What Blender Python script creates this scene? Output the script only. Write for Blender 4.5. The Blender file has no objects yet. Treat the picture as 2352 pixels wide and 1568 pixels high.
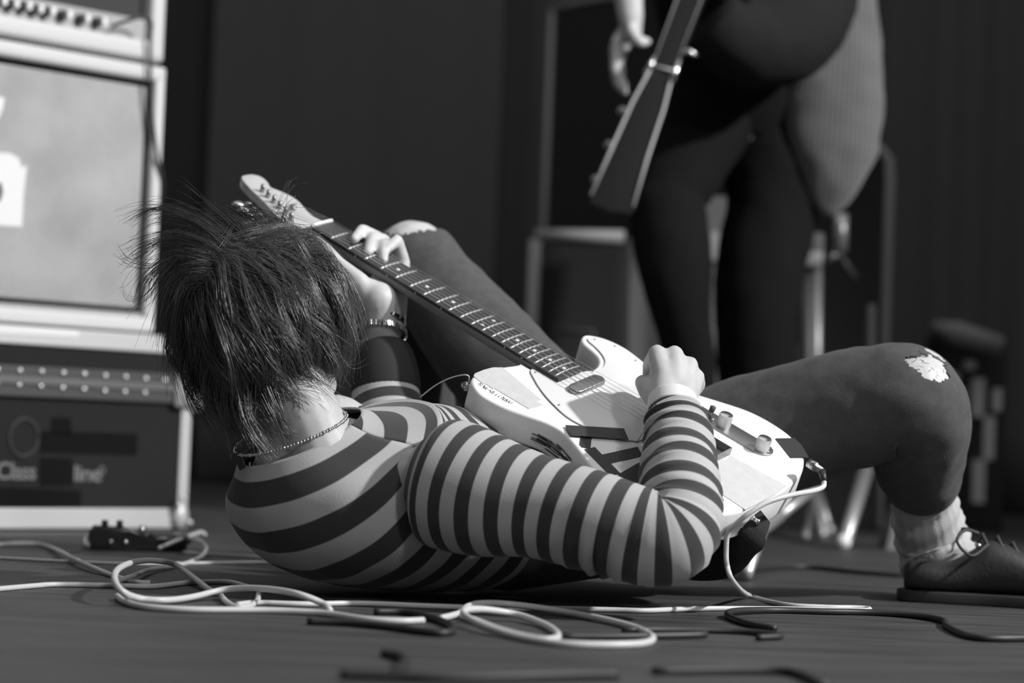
import bpy, bmesh, math, random
from mathutils import Vector, Matrix, noise
import numpy as np

# ---------------------------------------------------------------- camera
FPX, CX, CY = 5100.0, 1176.0, 784.0          # focal length and centre in pixels of the 2352x1568 frame
HC = 0.22                                     # lens height above the stage
PITCH = math.atan(201.0 / FPX)
ROLL = 0.04
CAM = Vector((0, 0, HC))
_f = Vector((0, math.cos(PITCH), math.sin(PITCH)))
_u0 = Vector((0, -math.sin(PITCH), math.cos(PITCH)))
_r0 = Vector((1, 0, 0))
CR = _r0 * math.cos(ROLL) + _u0 * math.sin(ROLL)
CU = _u0 * math.cos(ROLL) - _r0 * math.sin(ROLL)
scene = bpy.context.scene
col = scene.collection
cam_d = bpy.data.cameras.new('camera')
cam_d.sensor_width = 36.0
cam_d.lens = 36.0 * FPX / 2352.0
cam_d.clip_start = 0.05
cam_d.dof.use_dof = True
cam_d.dof.focus_distance = 2.83
cam_d.dof.aperture_fstop = 2.7
cam = bpy.data.objects.new('camera', cam_d)
cam.matrix_world = Matrix((
    (CR.x, CU.x, -_f.x, CAM.x), (CR.y, CU.y, -_f.y, CAM.y), (CR.z, CU.z, -_f.z, CAM.z), (0, 0, 0, 1)))
col.objects.link(cam)
scene.camera = cam

# ---------------------------------------------------------------- world, lights, exposure
world = bpy.data.worlds.new('world'); scene.world = world
world.use_nodes = True
world.node_tree.nodes['Background'].inputs[0].default_value = (1, 1, 1, 1)
world.node_tree.nodes['Background'].inputs[1].default_value = 0.12
vs = scene.view_settings
vs.view_transform = 'Standard'; vs.look = 'None'; vs.exposure = 0.0; vs.gamma = 1.0
vs.use_curve_mapping = False

def spot(name, loc, target, power, size, radius, blend=0.5):
    l = bpy.data.lights.new(name, 'SPOT'); l.energy = power; l.spot_size = size; l.spot_blend = blend
    l.shadow_soft_size = radius
    o = bpy.data.objects.new(name, l); o.location = loc
    d = (Vector(target) - Vector(loc)).normalized()
    o.rotation_euler = d.to_track_quat('-Z', 'Y').to_euler()
    col.objects.link(o); return o
spot('stage_spot_key', (4.0, 1.7, 3.1), (0.1, 3.1, 0.2), 1330, math.radians(58), 0.10, .5)
spot('front_fill_spot', (2.8, -1.8, 3.2), (0.1, 3.1, 0.2), 300, math.radians(30), 0.3)  # added front fill lamp, out of view
spot('stage_spot_amps', (2.6, 1.2, 3.6), (-1.1, 4.2, 0.6), 320, math.radians(30), 0.15)
wl = bpy.data.lights.new('overhead_fill', 'AREA'); wl.shape = 'RECTANGLE'; wl.size = 5.0; wl.size_y = 4.0; wl.energy = 55  # added soft overhead fill, unseen; keeps undersides darker
wo = bpy.data.objects.new('overhead_fill', wl); wo.location = (0, 3.6, 5.2); col.objects.link(wo)

# ---------------------------------------------------------------- helpers
def W(px, py, d):
    """world point seen at pixel (px, py), d metres along the lens axis"""
    return CAM + _f * d + CR * ((px - CX) / FPX * d) - CU * ((py - CY) / FPX * d)
def WF(px, py, z=0.0):
    """world point where pixel's ray meets height z"""
    v = _f + CR * ((px - CX) / FPX) - CU * ((py - CY) / FPX)
    t = (z - CAM.z) / v.z
    return CAM + v * t
RWC = Matrix(((CR.x, -CU.x, _f.x), (CR.y, -CU.y, _f.y), (CR.z, -CU.z, _f.z)))   # camera (x right, y down, z fwd) to world
V = Vector
MATS = {}
def reg(o, m): MATS[o.name] = m

def mat(name, c, rough=0.6, metal=0.0, spec=0.5, bump=0.0, bscale=200.0, vary=0.0, vscale=20.0, stretch=None, sheen=0.0, sub=0.0):
    m = bpy.data.materials.new(name); m.use_nodes = True
    nt = m.node_tree; b = nt.nodes['Principled BSDF']
    b.inputs['Base Color'].default_value = (c, c, c, 1)
    b.inputs['Roughness'].default_value = rough
    b.inputs['Metallic'].default_value = metal
    b.inputs['Specular IOR Level'].default_value = spec
    if sheen: b.inputs['Sheen Weight'].default_value = sheen
    if sub:
        b.inputs['Subsurface Weight'].default_value = sub; b.inputs['Subsurface Radius'].default_value = (.01, .01, .01)
        b.inputs['Subsurface Scale'].default_value = 0.4
    tc = None
    if bump or vary:
        tc = nt.nodes.new('ShaderNodeTexCoord'); src = tc.outputs['Object']
        if stretch:
            mp = nt.nodes.new('ShaderNodeMapping'); mp.inputs['Scale'].default_value = stretch
            nt.links.new(src, mp.inputs['Vector']); src = mp.outputs['Vector']
    if vary:
        n = nt.nodes.new('ShaderNodeTexNoise'); n.inputs['Scale'].default_value = vscale; n.inputs['Detail'].default_value = 5
        nt.links.new(src, n.inputs['Vector'])
        r = nt.nodes.new('ShaderNodeMapRange'); r.inputs['From Min'].default_value = .3; r.inputs['From Max'].default_value = .7
        r.inputs['To Min'].default_value = c * (1 - vary); r.inputs['To Max'].default_value = c * (1 + vary)
        nt.links.new(n.outputs['Fac'], r.inputs['Value']); nt.links.new(r.outputs['Result'], b.inputs['Base Color'])
    if bump:
        n2 = nt.nodes.new('ShaderNodeTexNoise'); n2.inputs['Scale'].default_value = bscale; n2.inputs['Detail'].default_value = 3
        nt.links.new(src, n2.inputs['Vector'])
        bp = nt.nodes.new('ShaderNodeBump'); bp.inputs['Strength'].default_value = bump; bp.inputs['Distance'].default_value = 0.002
        nt.links.new(n2.outputs['Fac'], bp.inputs['Height']); nt.links.new(bp.outputs['Normal'], b.inputs['Normal'])
    return m

class MB:
    """collects geometry in world space"""
    def __init__(s, xf=None): s.v = []; s.f = []; s.uv = {}; s.xf = xf
    def add(s, vs_, fs, uvs=None):
        o = len(s.v)
        for i, p in enumerate(vs_):
            p = V(p)
            s.v.append(s.xf @ p if s.xf is not None else p)
            if uvs is not None: s.uv[o + i] = uvs[i]
        s.f += [tuple(o + i for i in f) for f in fs]
        return s
    def box(s, c, h, ax=None):
        ax = ax or (V((1, 0, 0)), V((0, 1, 0)), V((0, 0, 1)))
        c = V(c); vs_ = []
        for sx in (-1, 1):
            for sy in (-1, 1):
                for sz in (-1, 1): vs_.append(c + ax[0] * sx * h[0] + ax[1] * sy * h[1] + ax[2] * sz * h[2])
        return s.add(vs_, [(0, 1, 3, 2), (4, 6, 7, 5), (0, 4, 5, 1), (2, 3, 7, 6), (0, 2, 6, 4), (1, 5, 7, 3)])
    def bbox(s, c, h, b, ax=None):
        """box with chamfered edges"""
        ax = ax or (V((1, 0, 0)), V((0, 1, 0)), V((0, 0, 1))); c = V(c)
        bm = bmesh.new(); bmesh.ops.create_cube(bm, size=2)
        for v in bm.verts: v.co = V((v.co.x * h[0], v.co.y * h[1], v.co.z * h[2]))
        bmesh.ops.bevel(bm, geom=list(bm.edges), offset=b, segments=3, profile=.6, affect='EDGES')
        bm.verts.index_update()
        vs_ = [c + ax[0] * v.co.x + ax[1] * v.co.y + ax[2] * v.co.z for v in bm.verts]
        fs = [tuple(v.index for v in f.verts) for f in bm.faces]; bm.free()
        return s.add(vs_, fs)
    def tube(s, pts, r, n=8, cap=True, flat=None):
        pts = [V(p) for p in pts]; m = len(pts)
        rs = r if isinstance(r, (list, tuple)) else [r] * m
        T = []
        for i in range(m):
            t = pts[min(i + 1, m - 1)] - pts[max(i - 1, 0)]
            T.append(t.normalized() if t.length > 1e-9 else (T[-1] if T else V((0, 0, 1))))
        a = V((0, 0, 1)) if abs(T[0].z) < .9 else V((1, 0, 0))
        nx = T[0].cross(a).normalized(); vs_ = []; fs = []; uvs = []; L = 0
        for i in range(m):
            nx = (nx - T[i] * nx.dot(T[i])).normalized(); ny = T[i].cross(nx)
            if i: L += (pts[i] - pts[i - 1]).length
            for k in range(n):
                an = 2 * math.pi * k / n
                vs_.append(pts[i] + (nx * math.cos(an) + ny * math.sin(an)) * rs[i]); uvs.append((k / n, L))
        for i in range(m - 1):
            for k in range(n):
                a0 = i * n + k; b0 = i * n + (k + 1) % n
                fs.append((a0, b0, b0 + n, a0 + n))
        if cap: fs.append(tuple(reversed(range(n)))); fs.append(tuple(range((m - 1) * n, m * n)))
        return s.add(vs_, fs, uvs)
    def ball(s, c, r, n=8, m=6, ax=None):
        c = V(c); r = r if isinstance(r, (tuple, list)) else (r, r, r)
        ax = ax or (V((1, 0, 0)), V((0, 1, 0)), V((0, 0, 1))); vs_ = [c + ax[2] * r[2]]; fs = []
        for i in range(1, m):
            th = math.pi * i / m
            for k in range(n):
                ph = 2 * math.pi * k / n
                vs_.append(c + ax[0] * (r[0] * math.sin(th) * math.cos(ph)) + ax[1] * (r[1] * math.sin(th) * math.sin(ph)) + ax[2] * (r[2] * math.cos(th)))
        vs_.append(c - ax[2] * r[2]); e = len(vs_) - 1
        for k in range(n):
            fs.append((0, 1 + k, 1 + (k + 1) % n)); fs.append((e, e - n + (k + 1) % n, e - n + k))
        for i in range(m - 2):
            for k in range(n):
                a0 = 1 + i * n + k; b0 = 1 + i * n + (k + 1) % n; fs.append((a0, a0 + n, b0 + n, b0))
        return s.add(vs_, fs)
    def cap(s, p, q, r0, r1, n=14):
        """capsule with two radii (closed)"""
        p = V(p); q = V(q); d = q - p; L = d.length
        t = d.normalized() if L > 1e-6 else V((0, 0, 1))
        a = V((0, 0, 1)) if abs(t.z) < .9 else V((1, 0, 0))
        x = t.cross(a).normalized(); y = t.cross(x); rings = []
        for i in range(1, 5):
            th = math.pi / 2 * i / 4; rings.append((p - t * r0 * math.cos(th), r0 * math.sin(th)))
        for i in range(0, 4):
            th = math.pi / 2 * i / 4; rings.append((q + t * r1 * math.sin(th), r1 * math.cos(th)))
        vs_ = [p - t * r0]; fs = []
        for c, r in rings:
            for k in range(n):
                an = 2 * math.pi * k / n; vs_.append(c + (x * math.cos(an) + y * math.sin(an)) * r)
        vs_.append(q + t * r1); e = len(vs_) - 1
        for k in range(n):
            fs.append((0, 1 + (k + 1) % n, 1 + k)); fs.append((e, e - n + k, e - n + (k + 1) % n))
        for i in range(len(rings) - 1):
            for k in range(n):
                a0 = 1 + i * n + k; b0 = 1 + i * n + (k + 1) % n; fs.append((a0, b0, b0 + n, a0 + n))
        return s.add(vs_, fs)
    def prism(s, out, z0, z1, bev=0.0, ax=None, o=None):
        """outline (x, y) list extruded z0..z1 with rounded upper and lower rim"""
        n = len(out); out = [V((p[0], p[1])) for p in out]
        area = sum(out[i].x * out[(i + 1) % n].y - out[(i + 1) % n].x * out[i].y for i in range(n))
        if area < 0: out.reverse()
        nor = []
        for i in range(n):
            t = (out[(i + 1) % n] - out[i - 1]); t = t.normalized() if t.length > 1e-9 else V((1, 0)); nor.append(V((t.y, -t.x)))
        lay = []
        if bev:
            A = [math.pi / 2 * j / 3 for j in range(4)]
            lay = [(z0 + bev * (1 - math.cos(q)), -bev * (1 - math.sin(q))) for q in A]
            lay += [(z1 - bev * (1 - math.cos(q)), -bev * (1 - math.sin(q))) for q in reversed(A)]
        else: lay = [(z0, 0), (z1, 0)]
        vs_ = []
        for z, off in lay:
            for i in range(n): p = out[i] + nor[i] * off; vs_.append(V((p.x, p.y, z)))
        fs = [tuple(reversed(range(n))), tuple(range((len(lay) - 1) * n, len(lay) * n))]
        for j in range(len(lay) - 1):
            for i in range(n):
                a0 = j * n + i; b0 = j * n + (i + 1) % n; fs.append((a0, b0, b0 + n, a0 + n))
        if ax: vs_ = [V(o) + ax[0] * p.x + ax[1] * p.y + ax[2] * p.z for p in vs_]
        return s.add(vs_, fs)
    def build(s, name, m, parent=None, smooth=True, base=None, angle=None):
        me = bpy.data.meshes.new(name)
        if parent is not None: M = MATS[parent.name]
        else:
            if base is None:
                xs = [p.x for p in s.v]; ys = [p.y for p in s.v]; zs = [p.z for p in s.v]
                base = V(((min(xs) + max(xs)) / 2, (min(ys) + max(ys)) / 2, min(zs)))
            M = Matrix.Translation(V(base))
        inv = M.inverted()
        me.from_pydata([inv @ p for p in s.v], [], s.f)
        if s.uv:
            uvl = me.uv_layers.new(name='UVMap')
            li = np.zeros(len(me.loops), dtype=np.int32); me.loops.foreach_get('vertex_index', li)
            arr = np.array([s.uv.get(i, (0, 0)) for i in range(len(s.v))], dtype=np.float32)
            uvl.data.foreach_set('uv', arr[li].ravel())
        if smooth:
            me.polygons.foreach_set('use_smooth', [True] * len(me.polygons))
        me.materials.append(m); me.update()
        ob = bpy.data.objects.new(name, me); col.objects.link(ob)
        if parent is not None: ob.parent = parent
        else: ob.matrix_world = M
        reg(ob, M)
        if smooth and angle: 
            me.set_sharp_from_angle(angle=math.radians(angle))
        return ob

def thing(name, label, cat, base, group=None, M=None):
    o = bpy.data.objects.new(name, None); col.objects.link(o); o.empty_display_size = .05
    M = M or Matrix.Translation(V(base)); o.matrix_world = M; reg(o, M)
    return tag(o, label, cat, group)
def tag(o, label, cat, group=None):
    o['label'] = label; o['category'] = cat
    if group: o['group'] = group
    return o
def struct(o): o['kind'] = 'structure'; return o
def inst(src, M, parent, name=None):
    """a copy of a part's mesh at world matrix M"""
    o = bpy.data.objects.new(name or src.name.split('.')[0], src.data if hasattr(src, 'data') else src); col.objects.link(o)
    o.parent = parent; o.matrix_local = MATS[parent.name].inverted() @ M; reg(o, M); return o

def crom(pts, sub, closed=False):
    """Catmull-Rom through points (any dimension)"""
    P = [np.array(p, float) for p in pts]; n = len(P); out = []
    for i in range(n if closed else n - 1):
        p0 = P[(i - 1) % n] if closed or i else 2 * P[0] - P[1]
        p1 = P[i]; p2 = P[(i + 1) % n]
        p3 = P[(i + 2) % n] if closed or i + 2 < n else 2 * P[-1] - P[-2]
        for k in range(sub):
            t = k / sub
            out.append(.5 * (2 * p1 + (p2 - p0) * t + (2 * p0 - 5 * p1 + 4 * p2 - p3) * t * t + (3 * p1 - p0 - 3 * p2 + p3) * t ** 3))
    if not closed: out.append(P[-1])
    return [tuple(o) for o in out]
def loft(mb, rings, n=48, cap0=False, cap1=False, v0=0.0, wob=None, expo=2.0, outer=0.0, vs=1.0, arc=None, vfn=None):
    """rings: (centre, R axis, F axis, half width a, half depth front, half depth back); v runs in metres along the centres"""
    vs_ = []; uvs = []; fs = []; L = v0; m = len(rings)
    for i, (c, R, F, a, bf, bb) in enumerate(rings):
        c = V(c); R = V(R); F = V(F)
        if i:
            c_ = V(rings[i - 1][0]); R_ = V(rings[i - 1][1]); F_ = V(rings[i - 1][2]); a_ = rings[i - 1][3]; b_ = rings[i - 1][4]
            mv = max((c + R * (a * x) + F * (bf * y) - c_ - R_ * (a_ * x) - F_ * (b_ * y)).length for x, y in ((1, 0), (-1, 0), (0, 1), (0, -1), (.7, .7), (-.7, .7), (.7, -.7), (-.7, -.7)))
            L += ((c - c_).length * (1 - outer) + mv * outer) * vs
        w = n if arc is None else n + 1
        for k in range(w):
            an = 2 * math.pi * k / n if arc is None else arc[0] + (arc[1] - arc[0]) * k / n
            ca, sa = math.cos(an), math.sin(an)
            ca2 = math.copysign(abs(ca) ** (2 / expo), ca); sa2 = math.copysign(abs(sa) ** (2 / expo), sa)
            p = c + R * (a * ca2) + F * ((bf if sa > 0 else bb) * sa2)
            if wob: p = p + (p - c).normalized() * wob(i / (m - 1), an, L, p)
            vs_.append(p); uvs.append((k / n, vfn(L, an) if vfn else L))
    for i in range(m - 1):
        for k in range(n):
            a0 = i * w + k; b0 = i * w + (k + 1) % w; fs.append((a0, b0, b0 + w, a0 + w))
    if cap0: fs.append(tuple(reversed(range(n))))
    if cap1: fs.append(tuple(range((m - 1) * n, m * n)))
    mb.add(vs_, fs, uvs); return L
def path_rings(pts, sub=6, hint=V((0, -1, 0))):
    """pts: (x, y, z, a, b); rings square to the path"""
    P = crom(pts, sub); m = len(P); out = []; nx = None
    for i in range(m):
        c = V(P[i][:3]); t = (V(P[min(i + 1, m - 1)][:3]) - V(P[max(i - 1, 0)][:3])).normalized()
        if nx is None: nx = (hint - t * hint.dot(t)).normalized()
        nx = (nx - t * nx.dot(t)).normalized(); ny = t.cross(nx)
        out.append((c, nx, ny, P[i][3], P[i][4], P[i][4]))
    return out
def P5(px, py, d, a, b=None):
    p = W(px, py, d); return (p.x, p.y, p.z, a, a if b is None else b)

def voxel(mb, name, m, size, smooth_it=6, parent=None, base=None):
    """fuses overlapping closed shapes into one skin"""
    o = mb.build(name + '_tmp', m, None, base=V((0, 0, 0)))
    r = o.modifiers.new('r', 'REMESH'); r.mode = 'VOXEL'; r.voxel_size = size; r.use_smooth_shade = True
    s_ = o.modifiers.new('s', 'SMOOTH'); s_.factor = .5; s_.iterations = smooth_it
    dg = bpy.context.evaluated_depsgraph_get(); ev = o.evaluated_get(dg)
    me = bpy.data.meshes.new_from_object(ev)
    old = o.data; bpy.data.objects.remove(o); bpy.data.meshes.remove(old)
    M = MATS[parent.name] if parent else Matrix.Translation(V(base))
    me.transform(M.inverted()); me.name = name
    me.polygons.foreach_set('use_smooth', [True] * len(me.polygons))
    me.materials.clear(); me.materials.append(m)
    ob = bpy.data.objects.new(name, me); col.objects.link(ob)
    if parent: ob.parent = parent
    else: ob.matrix_world = M
    reg(ob, M); return ob

# ---------------------------------------------------------------- materials
M_skin = mat('skin', .48, .5, sub=.15, bump=.12, bscale=900, vary=.05, vscale=60)
M_white = mat('white_paint', .86, .32, vary=.03, vscale=9)
M_guard = mat('pickguard_plastic', .74, .3)
M_rim = mat('guitar_side', .84, .4, vary=.1, vscale=14)  # same white paint as the face, shade toned into the side colour
M_maple = mat('maple', .48, .35, vary=.06, vscale=30)
M_neck = mat('neck_wood', .26, .35)
M_rose = mat('rosewood', .035, .45, vary=.4, vscale=120, stretch=(1, 8, 8))
M_fret = mat('fret_wire', .75, .3, metal=.75)
M_pearl = mat('pearl_dot', .82, .3)
M_bone = mat('bone_nut', .8, .4)
M_chrome = mat('chrome', .62, .22, metal=1)
M_chromed = mat('dull_chrome', .34, .38, metal=1)
M_knob = mat('knurled_knob', .75, .35, metal=.8, bump=.5, bscale=1500)
M_string = mat('steel_string', .8, .25, metal=1)
M_black = mat('black_tape', .03, .5, bump=.3, bscale=300)
M_mask = mat('masking_tape', .56, .6, bump=.2, bscale=150, vary=.05, vscale=60)
M_ink = mat('ink', .05, .6)
M_leather = mat('black_leather', .016, .75, spec=.25, bump=.4, bscale=250)
M_cord = mat('pale_cable', .58, .4)
M_dcord = mat('dark_cable', .02, .5)
M_plug = mat('plug_metal', .45, .3, metal=1)

# ---------------------------------------------------------------- structure: stage deck, back wall
M_deck = mat('stage_deck', .048, .55, bump=.4, bscale=22, vary=.55, vscale=15, stretch=(.35, 5, 1))
M_seam = mat('deck_seam', .02, .8)
fl = MB().box((0, 4.5, -.03), (5.0, 5.0, .01)).build('floor', M_seam, base=(0, 4.5, -.04), smooth=False); struct(fl)
ys = [-.5, .78, 2.0, 3.25, 4.47, 5.69, 6.91, 8.13, 9.4]; k = 0
for j in range(len(ys) - 1):
    off = (-.35, .55)[j % 2]
    xs = [-4.9] + [x for x in (off - 3.66, off - 1.22 * 1, off + 1.22, off + 3.66)] + [4.9]
    for i in range(len(xs) - 1):
        MB().bbox(((xs[i] + xs[i + 1]) / 2, (ys[j] + ys[j + 1]) / 2, -.01), ((xs[i + 1] - xs[i]) / 2 - .0012, (ys[j + 1] - ys[j]) / 2 - .0012, .01), .0015).build('deck_panel', M_deck, fl, smooth=False)
M_wall = mat('back_wall', .03, .9)
struct(MB().box((0, 8.3, 2.0), (5, .05, 2.0)).build('wall_back', M_wall, smooth=False))

# curtains: gathered black drapes in front of the back wall
def curtain(x0, x1, y, label, seed, c, amp=.035, wl=.32):
    rnd = random.Random(seed); mb = MB(); nx = int((x1 - x0) / .02) + 1; nz = 14; vs_ = []; fs = []
    ph = [rnd.uniform(0, 6.28) for _ in range(4)]
    for j in range(nz + 1):
        z = .012 + 3.7 * j / nz
        for i in range(nx + 1):
            x = x0 + (x1 - x0) * i / nx
            dy = amp * math.sin(2 * math.pi * x / wl + ph[0] + .5 * math.sin(2 * x + ph[1])) + .4 * amp * math.sin(2 * math.pi * x / (wl * .43) + ph[2] + .3 * z)
            vs_.append((x, y + dy, z))
    w = nx + 1; o = len(vs_)
    vs_ += [(p[0], p[1] + .006, p[2]) for p in vs_]
    for j in range(nz):
        for i in range(nx):
            a = j * w + i; fs.append((a, a + 1, a + 1 + w, a + w)); fs.append((o + a, o + a + w, o + a + 1 + w, o + a + 1))
    for i in range(nx): fs.append((i + 1, i, o + i, o + i + 1))
    mb.add(vs_, fs); m = mat('drape_%d' % seed, c, .95, sheen=.1)
    return tag(mb.build('stage_curtain', m), label, 'curtain', 'black drapes along the back of the stage')
curtain(-3.4, -1.02, 7.55, 'black gathered stage drape behind the pale amplifier stack', 1, .062)
curtain(-1.03, -.07, 7.35, 'dark grey gathered stage drape beside the tall bass cabinet', 2, .125, .02, .5)
curtain(-.11, 2.0, 7.45, 'black gathered stage drape behind the standing guitarist', 3, .10)
curtain(1.9, 3.6, 7.4, 'black gathered stage drape behind the taped equipment case', 4, .135)

# ---------------------------------------------------------------- the white guitar (pose solved from its frets)
RG = Matrix(((-.75547733, -.61395993, .22870768), (-.45080168, .23380692, -.86145933), (.47542807, -.7539148, -.45341)))
TG = V((.21693552, .13285806, 2.8644621))
RGW = RWC @ RG
MG = (RGW.to_4x4()); MG.translation = CAM + RWC @ TG
def G(x, y, z=0.0): return MG @ V((x, y, z))
def GI(px, py, z=0.0):
    """guitar-face coordinates (x toward nut, y toward bass side) of a pixel"""
    v = _f + CR * ((px - CX) / FPX) - CU * ((py - CY) / FPX)
    n = RGW @ V((0, 0, 1)); p0 = MG @ V((0, 0, z)); t = n.dot(p0 - CAM) / n.dot(v)
    q = MG.inverted() @ (CAM + v * t); return (q.x, q.y)
gt = thing('electric_guitar', 'white solid-body electric guitar patched with tape, held by the lying musician', 'guitar', None, M=MG)
def gm(): return MB(MG)
SC = .648
def fx(n): return SC * 2 ** (-n / 12)
def hwid(x): return .0208 + (.0275 - .0208) * (SC - x) / (SC - fx(21))
body_pts = [(.2467, .029), (.2478, .042), (.2543, .0648), (.2595, .095), (.2569, .1213), (.2440, .1380), (.2219, .1492), (.20, .1490), (.178, .1440), (.155, .134), (.128, .1235), (.0964, .1240), (.0496, .1450), (.02, .159), (-.007, .1658), (-.0346, .1660), (-.068, .1580), (-.098, .1380), (-.122, .1075), (-.1385, .062), (-.1435, 0), (-.1385, -.062), (-.1265, -.108), (-.103, -.1450), (-.075, -.1640), (-.045, -.1710), (-.015, -.1710), (.0131, -.1640), (.0615, -.1400), (.085, -.130), (.108, -.1275), (.13, -.131), (.1594, -.1400), (.1968, -.1476), (.2253, -.1442), (.2440, -.1340), (.2530, -.1210)]
cut_px = [(1335, 778), (1340, 788.7), (1352.5, 799.4), (1366, 811.6), (1373.9, 822.4), (1374.7, 833), (1369.3, 842.3), (1360, 847.6), (1351, 848.8)]
body_pts += [GI(*p) for p in cut_px] + [(.192, -.0295)]
body_out = crom(body_pts[:-1], 4) + [body_pts[-1], (.1925, .0285)]
b_ = gm().prism(body_out, -.0435, 0, .0045).build('body', M_white, gt, angle=40)
b_.data.materials.append(M_rim)
for p in b_.data.polygons:
    if abs(p.normal.z) < .35: p.material_index = 1
b_['label'] = 'white painted slab body, its side toned slightly down for shade'
# pickguard
pg = [(.2265, .0345), (.222, .0405), (.2104, .0490), (.19, .0622), (.1631, .0755), (.1225, .0880), (.09, .0850), (.058, .073), (.036, .052), (.034, .045), (.034, -.046), (.05, -.069), (.082, -.075), (.094, -.100), (.120, -.121), (.152, -.131), (.19, -.138), (.222, -.1345), (.238, -.1225)]
pgh = [(1349, 779), (1352, 787), (1363, 796), (1376, 809), (1386, 823), (1389, 834), (1384, 845)]
pg += [GI(*p) for p in pgh] + [(.178, -.045), (.181, -.0308)]
pgo = crom(pg, 4) + [(.1855, -.0300), (.1855, .0300), (.2255, .0300)]
gm().prism(pgo, 0, .0024, .0006).build('pickguard', M_guard, gt, angle=40)
# a thin dark ply edge below the guard
gm().prism([(x + .0 * x, y) for x, y in pgo], 0.0001, .0011).build('pickguard_black_ply', M_ink, gt, smooth=False)
sm = None
for p in [(1230, 855), (1284, 930), (1362, 852), (1366, 779), (1460, 828), GI and (1412, 795)]:
    x, y = GI(*p, .0024); M = MG @ Matrix.Translation((x, y, .0024))
    if sm is None: sm = gm().ball((x, y, .0024), (.0021, .0021, .0009), 8, 4).build('screw', M_chromed, gt); sx = (x, y)
    else: inst(sm, MG @ Matrix.Translation((x - sx[0], y - sx[1], 0)), gt)
# neck shaft, D-shaped
ZF = .0095
mb = gm(); vs_ = []; fs = []; n = 17; xs = [.190 + (.660 - .190) * i / 40 for i in range(41)]
for x in xs:
    h = hwid(min(x, SC)) + .0004; th = .0215 + .004 * (SC - x) / .46
    for k in range(n):
        a = math.pi * k / (n - 1); vs_.append((x, h * math.copysign(abs(math.cos(a)) ** .7, math.cos(a)), (ZF - .0062) - (th - .006) * math.sin(a) ** .85))
for i in range(40):
    for k in range(n - 1): a = i * n + k; fs.append((a, a + n, a + n + 1, a + 1))
    fs.append((i * n, i * n + n - 1, (i + 1) * n + n - 1, (i + 1) * n))
fs.append(tuple(range(n))); fs.append(tuple(reversed(range(40 * n, 41 * n))))
mb.add(vs_, fs).build('neck', M_neck, gt, angle=60)
# fingerboard with a cambered top
mb = gm(); vs_ = []; fs = []; n = 13; xs = [.1855 + (SC - .1855) * i / 30 for i in range(31)]
def camber(y): return ZF - .0 - y * y / (2 * .19)
for i, x in enumerate(xs):
    h = hwid(x)
    for k in range(n): y = -h + 2 * h * k / (n - 1); vs_.append((x, y, camber(y)))
    for k in range(n): y = h - 2 * h * k / (n - 1); vs_.append((x, y, ZF - .0064))
q = 2 * n
for i in range(30):
    for k in range(q): a = i * q + k; b = i * q + (k + 1) % q; fs.append((a, a + q, b + q, b))
fs.append(tuple(range(q))); fs.append(tuple(reversed(range(30 * q, 31 * q))))
mb.add(vs_, fs).build('fingerboard', M_rose, gt, angle=40)
for nfr in range(1, 22):
    x = fx(nfr); h = hwid(x) - .0002
    gm().tube([(x, -h + 2 * h * k / 8, camber(-h + 2 * h * k / 8) + .0003) for k in range(9)], .00115, 6).build('fret', M_fret, gt)
ds = None
for nfr in (3, 5, 7, 9, 12, 12.5, 15, 17, 19, 21):
    fr = int(nfr); x = (fx(fr) + fx(fr - 1)) / 2
    y = 0 if fr != 12 else (.0125 if nfr == 12 else -.0125)
    if ds is None: ds = gm().ball((x, y, ZF + .0001), (.0031, .0031, .0004), 14, 4).build('inlay_dot', M_pearl, gt); d0 = x
    else: inst(ds, MG @ Matrix.Translation((x - d0, y, -y * y / .38)), gt)
sd = None
for nfr in (3, 5, 7, 9, 15, 17):
    x = (fx(nfr) + fx(nfr - 1)) / 2; p = (x, hwid(x) + .0004, ZF - .0042)
    if sd is None: sd = gm().ball(p, (.0011, .0004, .0011), 8, 4).build('side_dot', M_pearl, gt); s0 = p
    else: inst(sd, MG @ Matrix.Translation(V(p) - V(s0)), gt)
gm().tube([(SC + .0015, -.0212 + .0424 * k / 8, ZF + .0012 - (-.0212 + .0424 * k / 8) ** 2 / .5) for k in range(9)], .0027, 8).build('nut', M_bone, gt)
# headstock
hs_px = [(711.7, 517.8), (699, 522.2), (678.6, 523.5), (663.3, 519.7), (655, 513.3), (646.7, 505), (628.8, 488.4), (611, 468), (594.4, 451.4), (579, 437.4), (569.4, 427), (560, 417), (554.8, 407.4), (557.4, 403), (571.4, 400.2), (582.9, 400.4), (597, 404.2), (608.4, 411.3), (616, 419.5), (621.2, 428.5), (630, 433), (640.3, 436.8), (656.9, 443.8), (676, 454), (690, 465.5), (700, 477), (710.5, 488.4), (724.5, 498.6), (742, 508)]
ZH = -.0005
hso = crom([GI(*p, ZH) for p in hs_px], 3)
gm().prism(hso, ZH - .0145, ZH, .0015).build('headstock', M_maple, gt, angle=40)
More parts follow.
